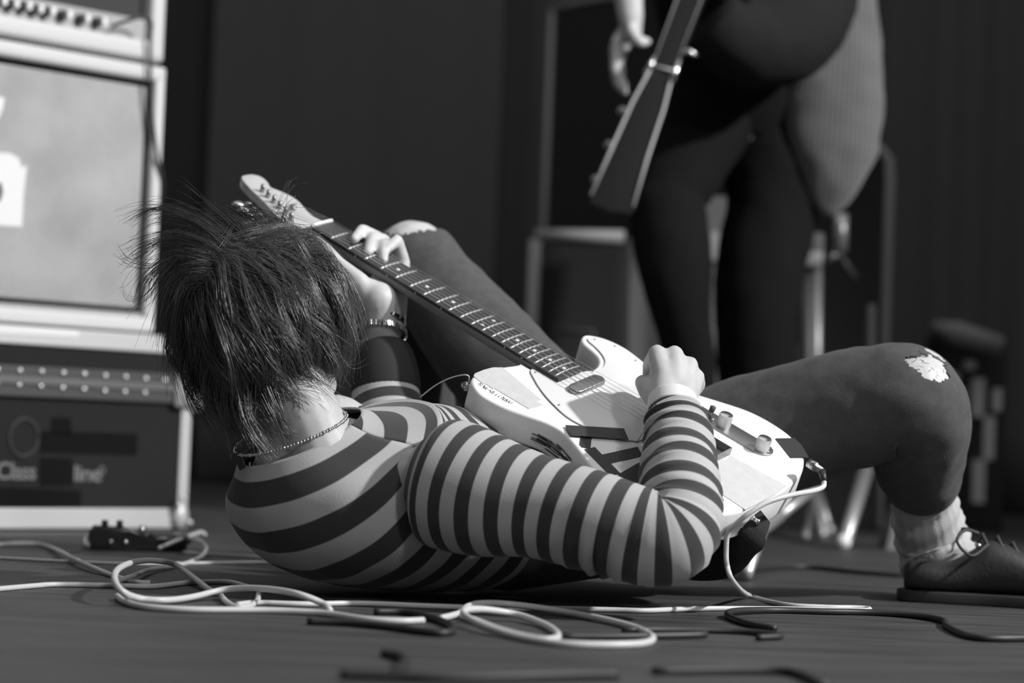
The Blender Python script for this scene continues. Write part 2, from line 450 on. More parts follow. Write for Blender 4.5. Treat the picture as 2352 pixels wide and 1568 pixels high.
# tuners along the bass edge
e0 = V(GI(648, 506, ZH)); e1 = V(GI(583, 441, ZH)); ed = (e1 - e0).normalized(); en = V((-ed.y, ed.x))
if en.y < 0: en = -en
posts = []
for k in range(6):
    p = e0 + (e1 - e0) * (k / 5); q = p - en * (.0135)
    posts.append(q)
    tn = gm().tube([(q.x, q.y, ZH - .002), (q.x, q.y, ZH + .006), (q.x, q.y, ZH + .011)], [.0042, .0032, .0034], 12).build('tuning_machine', M_chromed, gt)
    gm().box((q.x, q.y, ZH - .019), (.010, .008, .0045)).build('tuner_housing', M_chromed, tn, smooth=False)
    kn = p + en * .021
    gm().tube([(q.x, q.y, ZH - .019), (kn.x - en.x * .008, kn.y - en.y * .008, ZH - .019)], .0028, 8).build('tuner_shaft', M_chrome, tn)
    gm().ball((kn.x, kn.y, ZH - .019), (.0085, .0105, .0050), 14, 8, (V((ed.x, ed.y, 0)), V((en.x, en.y, 0)), V((0, 0, 1)))).build('tuner_button', M_chrome, tn)
mb = gm(); gx, gy = GI(672, 482, ZH)
gm().tube([(gx, gy, ZH), (gx, gy, ZH + .006)], [.004, .0055], 10).build('string_tree', M_chromed, gt)
# strings
for k in range(6):
    y0 = .0175 - .007 * k; yb = .0265 - .0106 * k; r = [.00062, .00052, .00042, .00034, .00028, .00025][k]
    q = posts[k]
    gm().tube([(q.x, q.y + .003, ZH + .007), (SC + .002, y0, ZF + .0030), (SC * .5, (y0 + yb) / 2, ZF + .0048), (0, yb, ZF + .0085), (-.02, yb, .004)], r, 5).build('string', M_string, gt)
# pickups, bridge, control plate
def stadium(cx, cy, hx, hy, n=8):
    """rounded bar, long along y"""
    o = []
    for k in range(n + 1): a = math.pi * k / n; o.append((cx + hx * math.cos(a), cy + hy - hx + hx * math.sin(a)))
    for k in range(n + 1): a = math.pi + math.pi * k / n; o.append((cx + hx * math.cos(a), cy - hy + hx + hx * math.sin(a)))
    return o
gm().prism(stadium(.158, 0, .0105, .0345), .001, .0085, .002).build('neck_pickup', M_chromed, gt, angle=40)
br = gm().prism([(.033, .042), (.033, -.042), (-.052, -.042), (-.052, .042)], 0, .0016, .0004).build('bridge_plate', M_chromed, gt, angle=40)
for yy in (.0414, -.0414): gm().box((-.0095, yy, .0055), (.0425, .0006, .0055)).build('bridge_wall', M_chromed, br, smooth=False)
gm().box((-.0514, 0, .0055), (.0006, .042, .0055)).build('bridge_wall', M_chromed, br, smooth=False)
for k in range(3): gm().tube([(0, .032 - .0212 * k, .009), (0, .0125 - .0212 * k, .009)], .0038, 10).build('saddle', M_chrome, br)
gm().prism([(p[0] + .1 * p[1], p[1]) for p in stadium(.016, 0, .008, .034)], .001, .007, .0008).build('bridge_pickup', M_ink, gt, angle=40)
cpo = [(y_, x_) for x_, y_ in stadium(-.0945, -.001, .0165, .0825)]
cp = gm().prism(cpo, 0, .0022, .0005).build('control_plate', M_chromed, gt, angle=40)
for x_, y_ in ((-.0045, -.0945), (-.0690, -.0915)):
    kb = gm().tube([(x_, y_, .0022), (x_, y_, .004), (x_, y_, .0175), (x_, y_, .0195)], [.0094, .0096, .0096, .0088], 28).build('control_knob', M_knob, gt, angle=40)
    gm().tube([(x_, y_, .0194), (x_, y_, .0202)], [.0088, .0072], 28).build('knob_cap', M_chrome, kb, angle=40)
sw = gm().box((.035, -.0945, .0035), (.020, .0016, .0014)).build('selector_switch', M_ink, gt, smooth=False)
gm().tube([(.020, -.0945, .003), (.019, -.096, .012)], .0018, 8).build('switch_lever', M_chromed, sw)
gm().tube([(.019, -.096, .011), (.0185, -.0965, .018)], [.0038, .0042], 10).build('switch_tip', M_ink, sw)
for x_ in (.0745, -.0775, .0135): gm().ball((x_, -.0945, .0024), (.003, .003, .0016), 10, 5).build('plate_screw', M_chrome, cp)
gm().tube([(-.1425, .03, -.021), (-.146, .03, -.021), (-.150, .03, -.021), (-.153, .03, -.021)], [.006, .0035, .004, .0062], 12).build('strap_button', M_chrome, gt)
gm().tube([(.258, .112, -.02), (.262, .125, -.02), (.266, .118, -.02)], [.0055, .0035, .006], 12).build('strap_button', M_chrome, gt)
# tape: cut pieces lying on the face
tz = [.0003]
def tape(px, name, m, z=None, th=.00035):
    tz[0] += .00006; z = z if z is not None else tz[0]
    return gm().prism([GI(*p) for p in px], z - .0004, z + th).build(name, m, gt, smooth=False)
def z4(*q): return [(1260 + x / 7.84, 930 + y / 7.84) for x, y in q]
def z6(*q): return [(1560 + x / 5.6, 1040 + y / 5.6) for x, y in q]
def z3(*q): return [(1060 + x / 7.84, 820 + y / 7.84) for x, y in q]
def z5(*q): return [(1580 + x / 7.127, 900 + y / 7.127) for x, y in q]
tape(z3((215, 345), (240, 300), (400, 235), (560, 192), (740, 192), (1430, 770), (1345, 800), (1465, 865), (1210, 935), (590, 565), (570, 585), (450, 490), (380, 480)), 'masking_tape', M_mask)
tape(z6((300, -40), (430, 30), (600, 100), (660, 40), (1372, 425), (1240, 532), (1010, 655), (850, 735), (300, 370)), 'masking_tape', M_mask)
tape(z6((860, 240), (660, 40), (1372, 425), (1240, 532)), 'masking_tape', M_mask)
tape(z4((290, 400), (1345, 460), (1430, 660), (400, 585), (335, 500)), 'black_tape', M_black, z=.0032)
tape(z4((600, 430), (790, 470), (750, 790), (600, 765), (555, 715)), 'black_tape', M_black)
tape(z4((645, 805), (830, 765), (1290, 1240), (1100, 1270)), 'black_tape', M_black)
tape(z4((950, 905), (1600, 760), (1690, 920), (1120, 1055)), 'black_tape', M_black)
tape(z4((1250, 1260), (1560, 1080), (1760, 980), (1800, 1300), (1540, 1415)), 'black_tape', M_black)
tape(z6((300, 470), (500, 480), (575, 620), (300, 612)), 'black_tape', M_black)
tape(z5((1430, 770), (1735, 765), (1860, 880), (1975, 1083), (1680, 1085)), 'black_tape', M_black)
# the note inked on the white upper bout
def stroke(pts, w=.0007):
    P = [V(GI(*p)) for p in pts]; mb = gm()
    mb.tube([(p.x, p.y, .0001) for p in P], w, 4); return mb
rnd = random.Random(4); mb = gm(); bx = 300
ink = [[(300, 490), (350, 470), (330, 520), (385, 490)], [(385, 545), (420, 505), (400, 570), (445, 540), (430, 590), (475, 555)], [(485, 595), (530, 605), (510, 630), (545, 640)], [(545, 620), (590, 625), (560, 655), (535, 645)], [(600, 690), (640, 670)], [(655, 720), (680, 700)], [(705, 745), (770, 715), (735, 775), (790, 745)], [(760, 790), (820, 760), (800, 810), (830, 770)], [(835, 810), (870, 790), (850, 830)], [(880, 835), (920, 820)]]
for s_ in ink:
    P = [V(GI(*p)) for p in z3(*s_)]; mb.tube([(p.x, p.y, .0001) for p in P], .0006, 4)
ob = mb.build('inked_note', M_ink, gt); ob['label'] = 'scrawled dark handwriting'
# dark scuff where paint has worn off the side
rnd = random.Random(8); sc = gm()
for k in range(26):
    i0 = rnd.randint(38, 46); z = rnd.uniform(-.036, -.016) - .0006 * (i0 - 38); a = V((body_out[i0][0], body_out[i0][1])); b = V((body_out[i0 + 3][0], body_out[i0 + 3][1]))
    nn = V((-(b - a).y, (b - a).x)).normalized(); nn = nn if nn.y > 0 else -nn
    sc.tube([(a.x + nn.x * .0002, a.y + nn.y * .0002, z), (b.x + nn.x * .0004, b.y + nn.y * .0004, z - .001)], rnd.uniform(.0004, .0010), 4)
sc.build('paint_scuff', M_ink, gt)

# ---------------------------------------------------------------- the lying musician
def stripe_mat(name, period, phase, light=.50, dark=.032):
    m = mat(name, light, .85, sheen=.15, bump=.25, bscale=700)
    nt = m.node_tree; b = nt.nodes['Principled BSDF']
    uv = nt.nodes.new('ShaderNodeUVMap'); uv.uv_map = 'UVMap'
    sp = nt.nodes.new('ShaderNodeSeparateXYZ'); nt.links.new(uv.outputs[0], sp.inputs[0])
    a = nt.nodes.new('ShaderNodeMath'); a.operation = 'MULTIPLY_ADD'; a.inputs[1].default_value = 1 / period; a.inputs[2].default_value = phase
    nt.links.new(sp.outputs['Y'], a.inputs[0])
    f = nt.nodes.new('ShaderNodeMath'); f.operation = 'FRACT'; nt.links.new(a.outputs[0], f.inputs[0])
    r = nt.nodes.new('ShaderNodeValToRGB'); r.color_ramp.elements[0].color = (dark, dark, dark, 1); r.color_ramp.elements[1].color = (light, light, light, 1)
    r.color_ramp.elements[0].position = .47; r.color_ramp.elements[1].position = .50
    e = r.color_ramp.elements.new(.97); e.color = (light, light, light, 1); e = r.color_ramp.elements.new(1.0); e.color = (dark, dark, dark, 1)
    nt.links.new(f.outputs[0], r.inputs[0]); nt.links.new(r.outputs['Color'], b.inputs['Base Color'])
    return m
M_shirt = stripe_mat('striped_jersey', .0420, .62, .42, .032)
M_jean = mat('black_denim', .070, .95, spec=.2, sheen=.05, bump=.35, bscale=500, vary=.12, vscale=80)
M_sock = mat('ribbed_sock', .42, .9, sheen=.2, bump=.4, bscale=400)
M_shoe = mat('black_suede', .02, .6, bump=.3, bscale=200)
M_sole = mat('shoe_sole', .02, .6)
M_lace = mat('shoe_lace', .04, .7)
M_hair = mat('dark_hair', .060, .29, spec=1.0)
M_band = mat('wristband_paper', .72, .5)

# anchors ---------------------------------------------------------------
C0 = W(690, 1003, 2.80)
def tdir(deg):
    c, s = math.cos(math.radians(deg)), math.sin(math.radians(deg))
    F = V((.8 * s, .6 * s, c)); U = V((-.8 * c, -.6 * c, s)); return F.normalized(), U.normalized()
RT = V((.6, -.8, 0))
# torso stations: centre, bend angle, half width, front, back
st = []
def S(c, deg, a, bf, bb, tilt=0.0): st.append((c, deg, a, bf, bb))
S(C0, 62, .076, .084, .083)
S((-.256, 2.808, .180), 60, .102, .112, .096)
S((-.246, 2.818, .160), 55, .137, .148, .112)
S((-.228, 2.832, .140), 46, .160, .165, .118)
S((-.200, 2.850, .118), 32, .168, .160, .112)
S((-.160, 2.880, .106), 18, .168, .154, .102)
S((-.110, 2.918, .102), 8, .166, .150, .098)
S((-.055, 2.958, .100), 2, .162, .138, .096)
def torso_rings(sub, shrink=0.0):
    P = crom([(*V(c), d, a - shrink, bf - shrink, bb - shrink) for c, d, a, bf, bb in st], sub); out = []
    for p in P:
        F, U = tdir(p[3]); out.append((V(p[:3]), RT, F, p[4], p[5], p[6]))
    return out
# right arm
SHO_R = W(1035, 1105, 2.72); ELB_R = W(1545, 1232, 2.62); WRI_R = W(1552, 962, 2.79)
SHO_L = W(770, 985, 3.00); ELB_L = W(898, 1050, 3.02); WRI_L = W(873, 765, 3.10)
HIP_R = W(1500, 1140, 3.10); KNEE_R = W(2090, 893, 3.02); ANK_R = W(2140, 1235, 3.22)
HIP_L = W(1345, 1075, 3.16); KNEE_L = W(938, 588, 3.40); ANK_L = W(1000, 1265, 3.48)
HEAD = W(602, 742, 2.83)
HU = (HEAD - C0 - V((0, .03, 0))).normalized()                       # crown direction
HF = V((.42, .88, .18)); HF = (HF - HU * HF.dot(HU)).normalized()     # where the face looks
HX = HF.cross(HU).normalized()

tR = [P5(1400, 1170, 3.12, .088, .088), P5(1500, 1120, 3.12, .092), P5(1640, 1040, 3.115, .090), P5(1780, 990, 3.10, .088), P5(1920, 950, 3.07, .084), P5(2020, 925, 3.045, .081), P5(2078, 922, 3.035, .079), P5(2104, 958, 3.050, .073), P5(2112, 1015, 3.085, .068), P5(2113, 1070, 3.125, .062), P5(2118, 1112, 3.160, .054)]
tL = [P5(1400, 1120, 3.12, .085), P5(1330, 1050, 3.17, .088), P5(1200, 900, 3.25, .084), P5(1080, 760, 3.32, .076), P5(990, 650, 3.375, .069), P5(948, 598, 3.40, .066), P5(930, 600, 3.415, .064), P5(928, 680, 3.43, .062), P5(945, 850, 3.445, .060), P5(975, 1050, 3.46, .054), P5(995, 1190, 3.475, .048)]
B = MB()
# torso core and neck
for i, r in enumerate(torso_rings(1, .03)):
    pass
tr = torso_rings(2, .022)
mbt = MB(); loft(mbt, tr + [(V((.05, 3.04, .10)), RT, V((0, 0, 1)), .13, .09, .075)], 28, True, True); B.v += mbt.v; o_ = 0; B.f += mbt.f
nk0 = C0 - HU * .03 + V((.012, .0, -.01)); nk1 = HEAD - HU * .075 - HF * .012
B.cap(nk0, nk1, .062, .056, 20)
B.cap(C0 + V((.03, -.03, -.02)), HEAD - HU * .05 - HF * .02 + HX * .02, .045, .045, 16)
# head: skull, jaw, face features
B.ball(HEAD - HF * .006, (.074, .092, .096), 24, 16, (HX, HF, HU))
B.ball(HEAD + HF * .028 - HU * .045, (.058, .062, .070), 20, 14, (HX, HF, HU))
B.cap(HEAD + HF * .083 - HU * .098, HEAD + HF * .075 - HU * .092, .022, .022)
B.cap(HEAD + HF * .098 + HU * .005, HEAD + HF * .112 - HU * .030, .009, .013)
for s_ in (-1, 1):
    B.ball(HEAD + HX * s_ * .030 + HF * .083 + HU * .006, (.014, .010, .009), 10, 8, (HX, HF, HU))
    B.cap(HEAD + HX * s_ * .018 + HF * .093 + HU * .020, HEAD + HX * s_ * .045 + HF * .080 + HU * .019, .008, .007)
    B.cap(HEAD + HX * s_ * .078 - HF * .008 + HU * .006, HEAD + HX * s_ * .076 + HF * .002 - HU * .030, .012, .008)
B.cap(HEAD + HX * -.02 + HF * .094 - HU * .060, HEAD + HX * .02 + HF * .094 - HU * .060, .007, .007)
B.cap(HEAD + HX * -.016 + HF * .092 - HU * .072, HEAD + HX * .016 + HF * .092 - HU * .072, .008, .008)
# arms
B.cap(SHO_R, ELB_R, .050, .040); B.cap(ELB_R, WRI_R, .040, .027)
B.cap(SHO_R, V((-.215, 2.84, .13)), .045, .06)
B.cap(SHO_L, ELB_L, .048, .040); B.cap(ELB_L, WRI_L + V((0, 0, -.02)), .040, .0275)
# right hand, closed around a plectrum over the strings
wr = WRI_R
mc = {}
for nm, (px, py, d), r in (('i', (1509, 812, 2.860), .0125), ('m', (1549, 815, 2.862), .0130), ('r', (1583, 838, 2.866), .0122), ('p', (1600, 866, 2.868), .0112)):
    q = W(px, py, d); mc[nm] = q
    B.cap(wr + (q - wr) * .05, q, .018, r)
B.cap(W(1530, 930, 2.800), W(1527, 848, 2.858), .022, .019); B.cap(W(1565, 930, 2.803), W(1572, 868, 2.86), .021, .018)
def chain(pts, rs):
    for i in range(len(pts) - 1): B.cap(pts[i], pts[i + 1], rs[i], rs[i + 1], 12)
chain([mc['i'], W(1492, 838, 2.912), W(1490, 882, 2.918), W(1492, 902, 2.905)], [.0118, .0100, .0088, .0078])
chain([mc['m'], W(1540, 838, 2.925), W(1520, 888, 2.925), W(1512, 905, 2.905)], [.0122, .0102, .0090, .0078])
chain([mc['r'], W(1582, 856, 2.930), W(1556, 900, 2.922), W(1545, 912, 2.900)], [.0115, .0098, .0086, .0076])
chain([mc['p'], W(1606, 884, 2.922), W(1583, 918, 2.912), W(1572, 925, 2.893)], [.0106, .0088, .0078, .0070])
chain([W(1522, 925, 2.805), W(1490, 893, 2.842), W(1476, 878, 2.872), W(1482, 898, 2.895)], [.019, .0150, .0108, .0088])
# left hand round the neck
chain([W(726, 549, 3.105), W(745, 571, 3.100), W(778, 607, 3.090), W(824, 648, 3.080), W(868, 712, 3.085)], [.0068, .0098, .0108, .0150, .022])
B.cap(W(870, 690, 3.085), WRI_L, .027, .0265); B.cap(W(905, 680, 3.11), W(893, 750, 3.105), .020, .023)
B.cap(W(880, 655, 3.12), W(893, 700, 3.11), .022, .022); B.cap(W(850, 672, 3.085), W(868, 725, 3.09), .020, .022)
lf = dict(i=[(892, 640, 3.165), (866, 545, 3.190), (832, 527, 3.160), (814, 549, 3.128)], m=[(903, 648, 3.163), (882, 552, 3.183), (856, 545, 3.150), (845, 579, 3.120)],
          r=[(914, 655, 3.160), (897, 563, 3.172), (880, 562, 3.138), (881, 597, 3.112)], p=[(924, 662, 3.155), (926, 600, 3.165), (912, 552, 3.150), (893, 570, 3.130)])
for nm, rr in (('i', (.012, .0098, .0086, .0075)), ('m', (.012, .0100, .0088, .0077)), ('r', (.012, .0096, .0086, .0076)), ('p', (.0125, .0102, .0090, .0070))):
    chain([W(*q) for q in lf[nm]], rr)
B.cap(W(900, 665, 3.13), W(918, 655, 3.16), .02, .016)
# legs
for T_ in (tR, tL):
    for i in range(len(T_) - 1):
        q0, q1 = T_[i], T_[i + 1]; e0 = .004 if 4 <= i <= 5 else .017; e1 = .004 if 3 <= i <= 4 else .017
        B.cap(V(q0[:3]), V(q1[:3]), q0[3] - e0, q1[3] - e1, 18)
B.cap(V(tR[-1][:3]), ANK_R, .040, .034); B.cap(V(tL[-1][:3]), ANK_L, .034, .034)
B.cap(HIP_R, HIP_L, .07, .07); B.ball(W(2083, 916, 3.036), .0745, 24, 16)
FT_R = W(2440, 1345, 3.10); FT_L = ANK_L + V((.17, .08, -.05))
B.cap(ANK_R, ANK_R + V((.04, -.01, -.045)), .034, .032); B.cap(ANK_R + V((.02, -.01, -.045)), FT_R, .032, .022)
B.cap(ANK_L, ANK_L + V((.02, 0, -.03)), .032, .03); B.cap(ANK_L + V((.02, 0, -.03)), FT_L, .030, .022)
person = voxel(B, 'person', M_skin, .0030, 8, base=(C0.x, C0.y, 0))
tag(person, 'person in a striped top lying on the stage playing a white guitar', 'person')
me = person.data
# nails
def nail(p, n, up, w=.0052, l=.0062):
    n = V(n).normalized(); up = V(up); up = (up - n * up.dot(n)).normalized(); x = up.cross(n)
    return MB().ball(p, (w, l, .0012), 10, 6, (x, up, n)).build('fingernail', M_skin, person)

# shirt: torso with stripes square to the spine, sleeves set in
SH = MB()
def tw(t, an, L, p):
    q = p * 9; return .0045 * noise.noise(q) + .0025 * noise.noise(p * 23 + V((3, 1, 7))) - .002
SEAM = math.radians(24)
loft(SH, torso_rings(7), 64, False, False, v0=.0, wob=tw, expo=2.15, arc=(math.pi - SEAM, 2 * math.pi + SEAM))
loft(SH, torso_rings(7), 52, False, False, v0=.0, wob=tw, expo=2.15, arc=(SEAM, math.pi - SEAM), vfn=lambda L, an: .024 + L * 1.12 + .030 * math.sin(an - SEAM))
# collar rib
def sl_w(t, an, L, p):
    w = .004 * noise.noise(p * 11 + V((5, 0, 0)))
    e = math.exp(-((L - .31) / .055) ** 2)
    w += e * .006 * math.sin(L * 300 + 1.5 * math.cos(an)) * max(0, math.cos(an - 2.2))
    e2 = max(0, (L - .40) / .1); w += min(1, e2) * .0032 * math.sin(L * 230 + 2.2 * math.sin(an))
    return w
slv = [P5(968, 1098, 2.748, .052), P5(1012, 1108, 2.738, .077), P5(1060, 1120, 2.724, .079), P5(1135, 1140, 2.702, .073), P5(1250, 1164, 2.675, .0635), P5(1390, 1206, 2.645, .0600), P5(1490, 1232, 2.632, .0585), P5(1545, 1224, 2.634, .0555), P5(1562, 1165, 2.660, .0495), P5(1562, 1090, 2.705, .0465), P5(1560, 1020, 2.752, .0435), P5(1555, 978, 2.778, .0400), P5(1549, 952, 2.792, .0365)]
loft(SH, path_rings(slv, 8, V((0, 0, 1))), 56, False, False, v0=-.030, wob=sl_w, outer=.75, vs=1.17)
slv2 = [P5(745, 1035, 2.955, .030), P5(790, 1020, 2.99, .054), P5(840, 1034, 3.02, .058), P5(886, 1040, 3.03, .056), P5(893, 985, 3.04, .052), P5(888, 930, 3.06, .049), P5(882, 880, 3.075, .045)]
loft(SH, path_rings(slv2, 6, V((0, 0, 1))), 40, False, False, v0=.013)
shirt = SH.build('striped_shirt', M_shirt, person); shirt['label'] = 'long-sleeved jersey in dark and pale stripes'
md = shirt.modifiers.new('thick', 'SOLIDIFY'); md.thickness = .002; md.offset = -1
# dark folded cuff on the left forearm
CF = MB(); cf = [P5(888, 915, 3.066, .044), P5(886, 895, 3.070, .048), P5(883, 855, 3.078, .047), P5(880, 822, 3.088, .043), P5(878, 806, 3.094, .038)]
loft(CF, path_rings(cf, 4, V((0, 0, 1))), 40)
c_ = CF.build('folded_cuff', mat('dark_cuff', .02, .85), person); md = c_.modifiers.new('t', 'SOLIDIFY'); md.thickness = .0025

# jeans
J = MB()
def jw(t, an, L, p): return .0035 * noise.noise(p * 14) + .0022 * noise.noise(p * 37)
loft(J, path_rings(tR, 12, V((0, 0, 1))), 72, True, False, wob=jw)
loft(J, path_rings(tL, 12, V((0, 0, 1))), 72, True, False, wob=jw)
pv = [(V((-.075, 2.945, .098)), RT, V((0, 0, 1)), .148, .10, .088), (V((0, 3.0, .10)), RT, V((0, 0, 1)), .158, .105, .096), (W(1380, 1150, 3.06), RT, V((0, 0, 1)), .172, .108, .102), (W(1470, 1150, 3.09), RT, V((0, 0, 1)), .172, .10, .10), (W(1540, 1160, 3.11), RT, V((0, 0, 1)), .145, .075, .08), (W(1575, 1170, 3.12), RT, V((0, 0, 1)), .10, .04, .04)]
loft(J, pv, 48, False, True, wob=jw)
jeans = J.build('black_jeans', M_jean, person); jeans['label'] = 'black jeans torn open at both knees'
# tears: cut ragged holes
def proj(p):
    q = p - CAM; d = q.dot(_f); return (CX + FPX * q.dot(CR) / d, CY - FPX * q.dot(CU) / d, d)
def tear(ob, test):
    bm = bmesh.new(); bm.from_mesh(ob.data); M = MATS[ob.name]
    dead = [v for v in bm.verts if test(M @ v.co)]
    bmesh.ops.delete(bm, geom=dead, context='VERTS'); bm.to_mesh(ob.data); bm.free()
KL = W(938, 470, 3.40); KR1 = W(2105, 821, 2.974); KR2 = W(2149, 838, 2.978)
def tear_test(p):
    n = .25 * noise.noise(p * 160) + .12 * noise.noise(p * 400)
    if (p - KL).length < .066 * (1 + .45 * n) and p.y > 3.2: return True
    for K, r in ((KR1, .013), (KR2, .022)):
        if (p - K).length < r * (1 + 1.3 * n): return True
    return False
bm = bmesh.new(); bm.from_mesh(jeans.data); Mj = MATS[jeans.name]
for _ in range(2):
    near = [e for e in bm.edges if any((Mj @ e.verts[0].co - K).length < r for K, r in ((KR1, .03), (KR2, .042), (KL, .10)))]
    bmesh.ops.subdivide_edges(bm, edges=near, cuts=1, use_grid_fill=True)
for f in bm.faces: f.smooth = True
bm.to_mesh(jeans.data); bm.free()
tear(jeans, tear_test)
rnd = random.Random(5); fr_ = MB()
for k in range(15):
    K, r = ((KR2, .023), (KR1, .013))[k % 3 == 0]; a = rnd.uniform(0, 6.28); p = K + (CR * math.cos(a) + CU * math.sin(a)) * r * rnd.uniform(.55, .85) - _f * .002
    d = (K - p).normalized() * rnd.uniform(.003, .008) + V((rnd.gauss(0, .002), rnd.gauss(0, .001), rnd.gauss(0, .002)))
    fr_.tube([p, p + d * .6 - _f * .001, p + d], .00035, 4)
fr_.build('frayed_threads', M_jean, jeans)

# sock and shoe on the right foot
def sock_w(t, an, L, p):
    return .0035 * math.sin(L * 190 + 2.5 * math.sin(an + .6)) * (.3 + .7 * t) + .0012 * math.sin(an * 34)
SK = MB()
sk = [P5(2113, 1060, 3.118, .0420), P5(2120, 1125, 3.165, .0440), P5(2130, 1190, 3.195, .0490), P5(2140, 1235, 3.215, .0520), P5(2152, 1275, 3.215, .0540), P5(2170, 1310, 3.20, .0500)]
loft(SK, path_rings(sk, 10, V((0, 0, 1))), 56, False, True, wob=sock_w)
s_ = SK.build('sock', M_sock, person); s_['label'] = 'pale wrinkled ribbed sock'
# shoe: rings along the foot, heel to toe
heel = WF(2068, 1378); heel.z = 0; FD = V((.985, -.17, 0)).normalized(); FS = V((FD.y, -FD.x, 0)); UP = V((0, 0, 1))
def foot(t, s, z): return heel + FD * t + FS * s + UP * z
def shoe(heelp, FD, low=True):
    FS = V((FD.y, -FD.x, 0)).normalized()
    def ft(t, s, z): return heelp + FD * t + FS * s + UP * z
    up = thing('shoe_tmp', '', '', heelp) if False else None
    rings = [(.004, .026, .045, .020), (.012, .033, .056, .016), (.035, .038, .058, .014), (.065, .038, .058, .014), (.095, .038, .074, .014), (.12, .040, .090, .014), (.15, .043, .084, .014), (.18, .046, .070, .014), (.215, .048, .058, .014), (.25, .044, .050, .014), (.275, .034, .042, .014), (.288, .018, .032, .016)]
    R = [(ft(t, 0, (z1 + z0) / 2), FS, UP, w, (z1 - z0) / 2, (z1 - z0) / 2) for t, w, z1, z0 in rings]
    P = crom([(*r[0], r[3], r[4]) for r in R], 4)
    mb = MB(); loft(mb, [(V(p[:3]), FS, UP, p[3], p[4], p[4]) for p in P], 36, True, True, expo=2.5)
    sh = mb.build('shoe', M_shoe, person); sh['label'] = 'dark laced low shoe'
    out = crom([(0, -.024), (.0, .024), (.05, .036), (.12, .038), (.19, .050), (.25, .047), (.287, .024), (.293, 0), (.285, -.03), (.25, -.046), (.19, -.047), (.12, -.040), (.05, -.037)], 3, True)
    MB().prism(out, 0.0, .017, .003, (FD, FS, UP), heelp).build('shoe_sole', M_sole, sh, angle=40)
    for k in range(4):
        t = .105 + .021 * k; z = [.093, .090, .083, .074][k]
        for s in (-1, 1):
            MB().ball(ft(t, s * .0245, z - .010), .0042, 8, 6).build('eyelet', M_chrome, sh)
        MB().tube([ft(t, -.0245, z - .008), ft(t + .006, 0, z + .006), ft(t + .012, .0245, z - .008)], .0026, 6).build('shoe_lace', M_lace, sh)
    for s, e in ((-1, -.05), (1, .04)):
        pts = [ft(.105, s * .012, .100), ft(.085, s * .035, .104), ft(.075, s * .052, .088), ft(.095, s * .055, .070), ft(.118, s * .030, .086)]
        MB().tube([V(q) for q in crom(pts, 6)], .0022, 6).build('lace_loop', M_lace, sh)
    return sh
shoe(heel, FD)
shoe(V((ANK_L.x - .04, ANK_L.y - .02, 0)), V((.9, .43, 0)).normalized())
SK = MB(); loft(SK, path_rings([P5(990, 1160, 3.47, .043), P5(998, 1230, 3.478, .043), P5(1003, 1275, 3.485, .044), P5(1010, 1300, 3.49, .04)], 6, V((0, 0, 1))), 36, False, True)
SK.build('sock', M_sock, person)

# wristband, bracelets, necklace
def ring_on(c, ax, r0, r1, n=30):
    ax = V(ax).normalized(); a = V((0, 0, 1)) if abs(ax.z) < .9 else V((1, 0, 0)); x = ax.cross(a).normalized(); y = ax.cross(x)
    return [V(c) + x * (r0 * math.cos(2 * math.pi * k / n)) + y * (r1 * math.sin(2 * math.pi * k / n)) for k in range(n)], x, y
rb = [P5(1546, 946, 2.795, .0315), P5(1545, 934, 2.801, .0310), P5(1545, 922, 2.808, .0305)]
mb = MB(); loft(mb, path_rings(rb, 3, V((0, 0, 1))), 40)
wb = mb.build('wristband', M_band, person); md = wb.modifiers.new('t', 'SOLIDIFY'); md.thickness = .0012; md.offset = 1
for px in (1507, 1527, 1548): 
    q = W(px, 930, 2.765); MB().ball(q, (.0016, .0012, .0010), 6, 4).build('wristband_hole', M_ink, wb)
axw = (WRI_L - ELB_L).normalized()
for j, (py, r) in enumerate(((778, .0335), (752, .0325))):
    c = W(874, py - 14, 3.098); ps, x, y = ring_on(c, axw + V((.12, 0, .05)), r, r, 34)
    mb = MB(); mb.tube(ps + [ps[0]], .0025, 6); br = mb.build('bracelet', M_leather, person)
    br['label'] = 'dark bracelet set with shiny studs'
    stud = None
    for k, p in enumerate(ps):
        d = (p - c).normalized(); q = p + d * .0022
        if j == 0: MB().bbox(q, (.0024, .0016, .0040), .0005, ((axw.cross(d)).normalized(), d, axw)).build('stud', M_chrome, br, smooth=False)
        elif k % 2 == 0: MB().cap(q - axw * .003, q + axw * .006 + axw.cross(d) * .004, .0012, .0010, 6).build('stud', M_chrome, br)
# necklace: beads along the collar
F0, U0 = tdir(62)
mb = MB(); chn = []
for k in range(118):
    a = 2 * math.pi * k / 118; ca, sa = math.cos(a), math.sin(a)
    p = C0 + U0 * (.012 - .004 * sa) + RT * (.0765 * ca) + F0 * ((.060 if sa > 0 else .084) * sa); mb.ball(p, .0021 + .0006 * (k % 4 == 0), 6, 5)
nk = mb.build('necklace', M_chrome, person); nk['label'] = 'bright beaded chain round the neck'
mb = MB(); q0 = C0 + U0 * .004 - F0 * .079
mb.tube([q0 + RT * .01, q0 - U0 * .012 + RT * .014 - F0 * .004, q0 - U0 * .026 + RT * .006 - F0 * .008, q0 - U0 * .016 - RT * .004 - F0 * .006, q0 + RT * .0], .0014, 6); mb.build('necklace_clasp', M_chromed, nk)
mb = MB(); mb.bbox(q0 + U0 * .002 - F0 * .004 - RT * .016, (.009, .0012, .012), .0006, (RT, F0, U0)).build('shirt_tag', mat('tag', .05, .6), shirt, smooth=False)

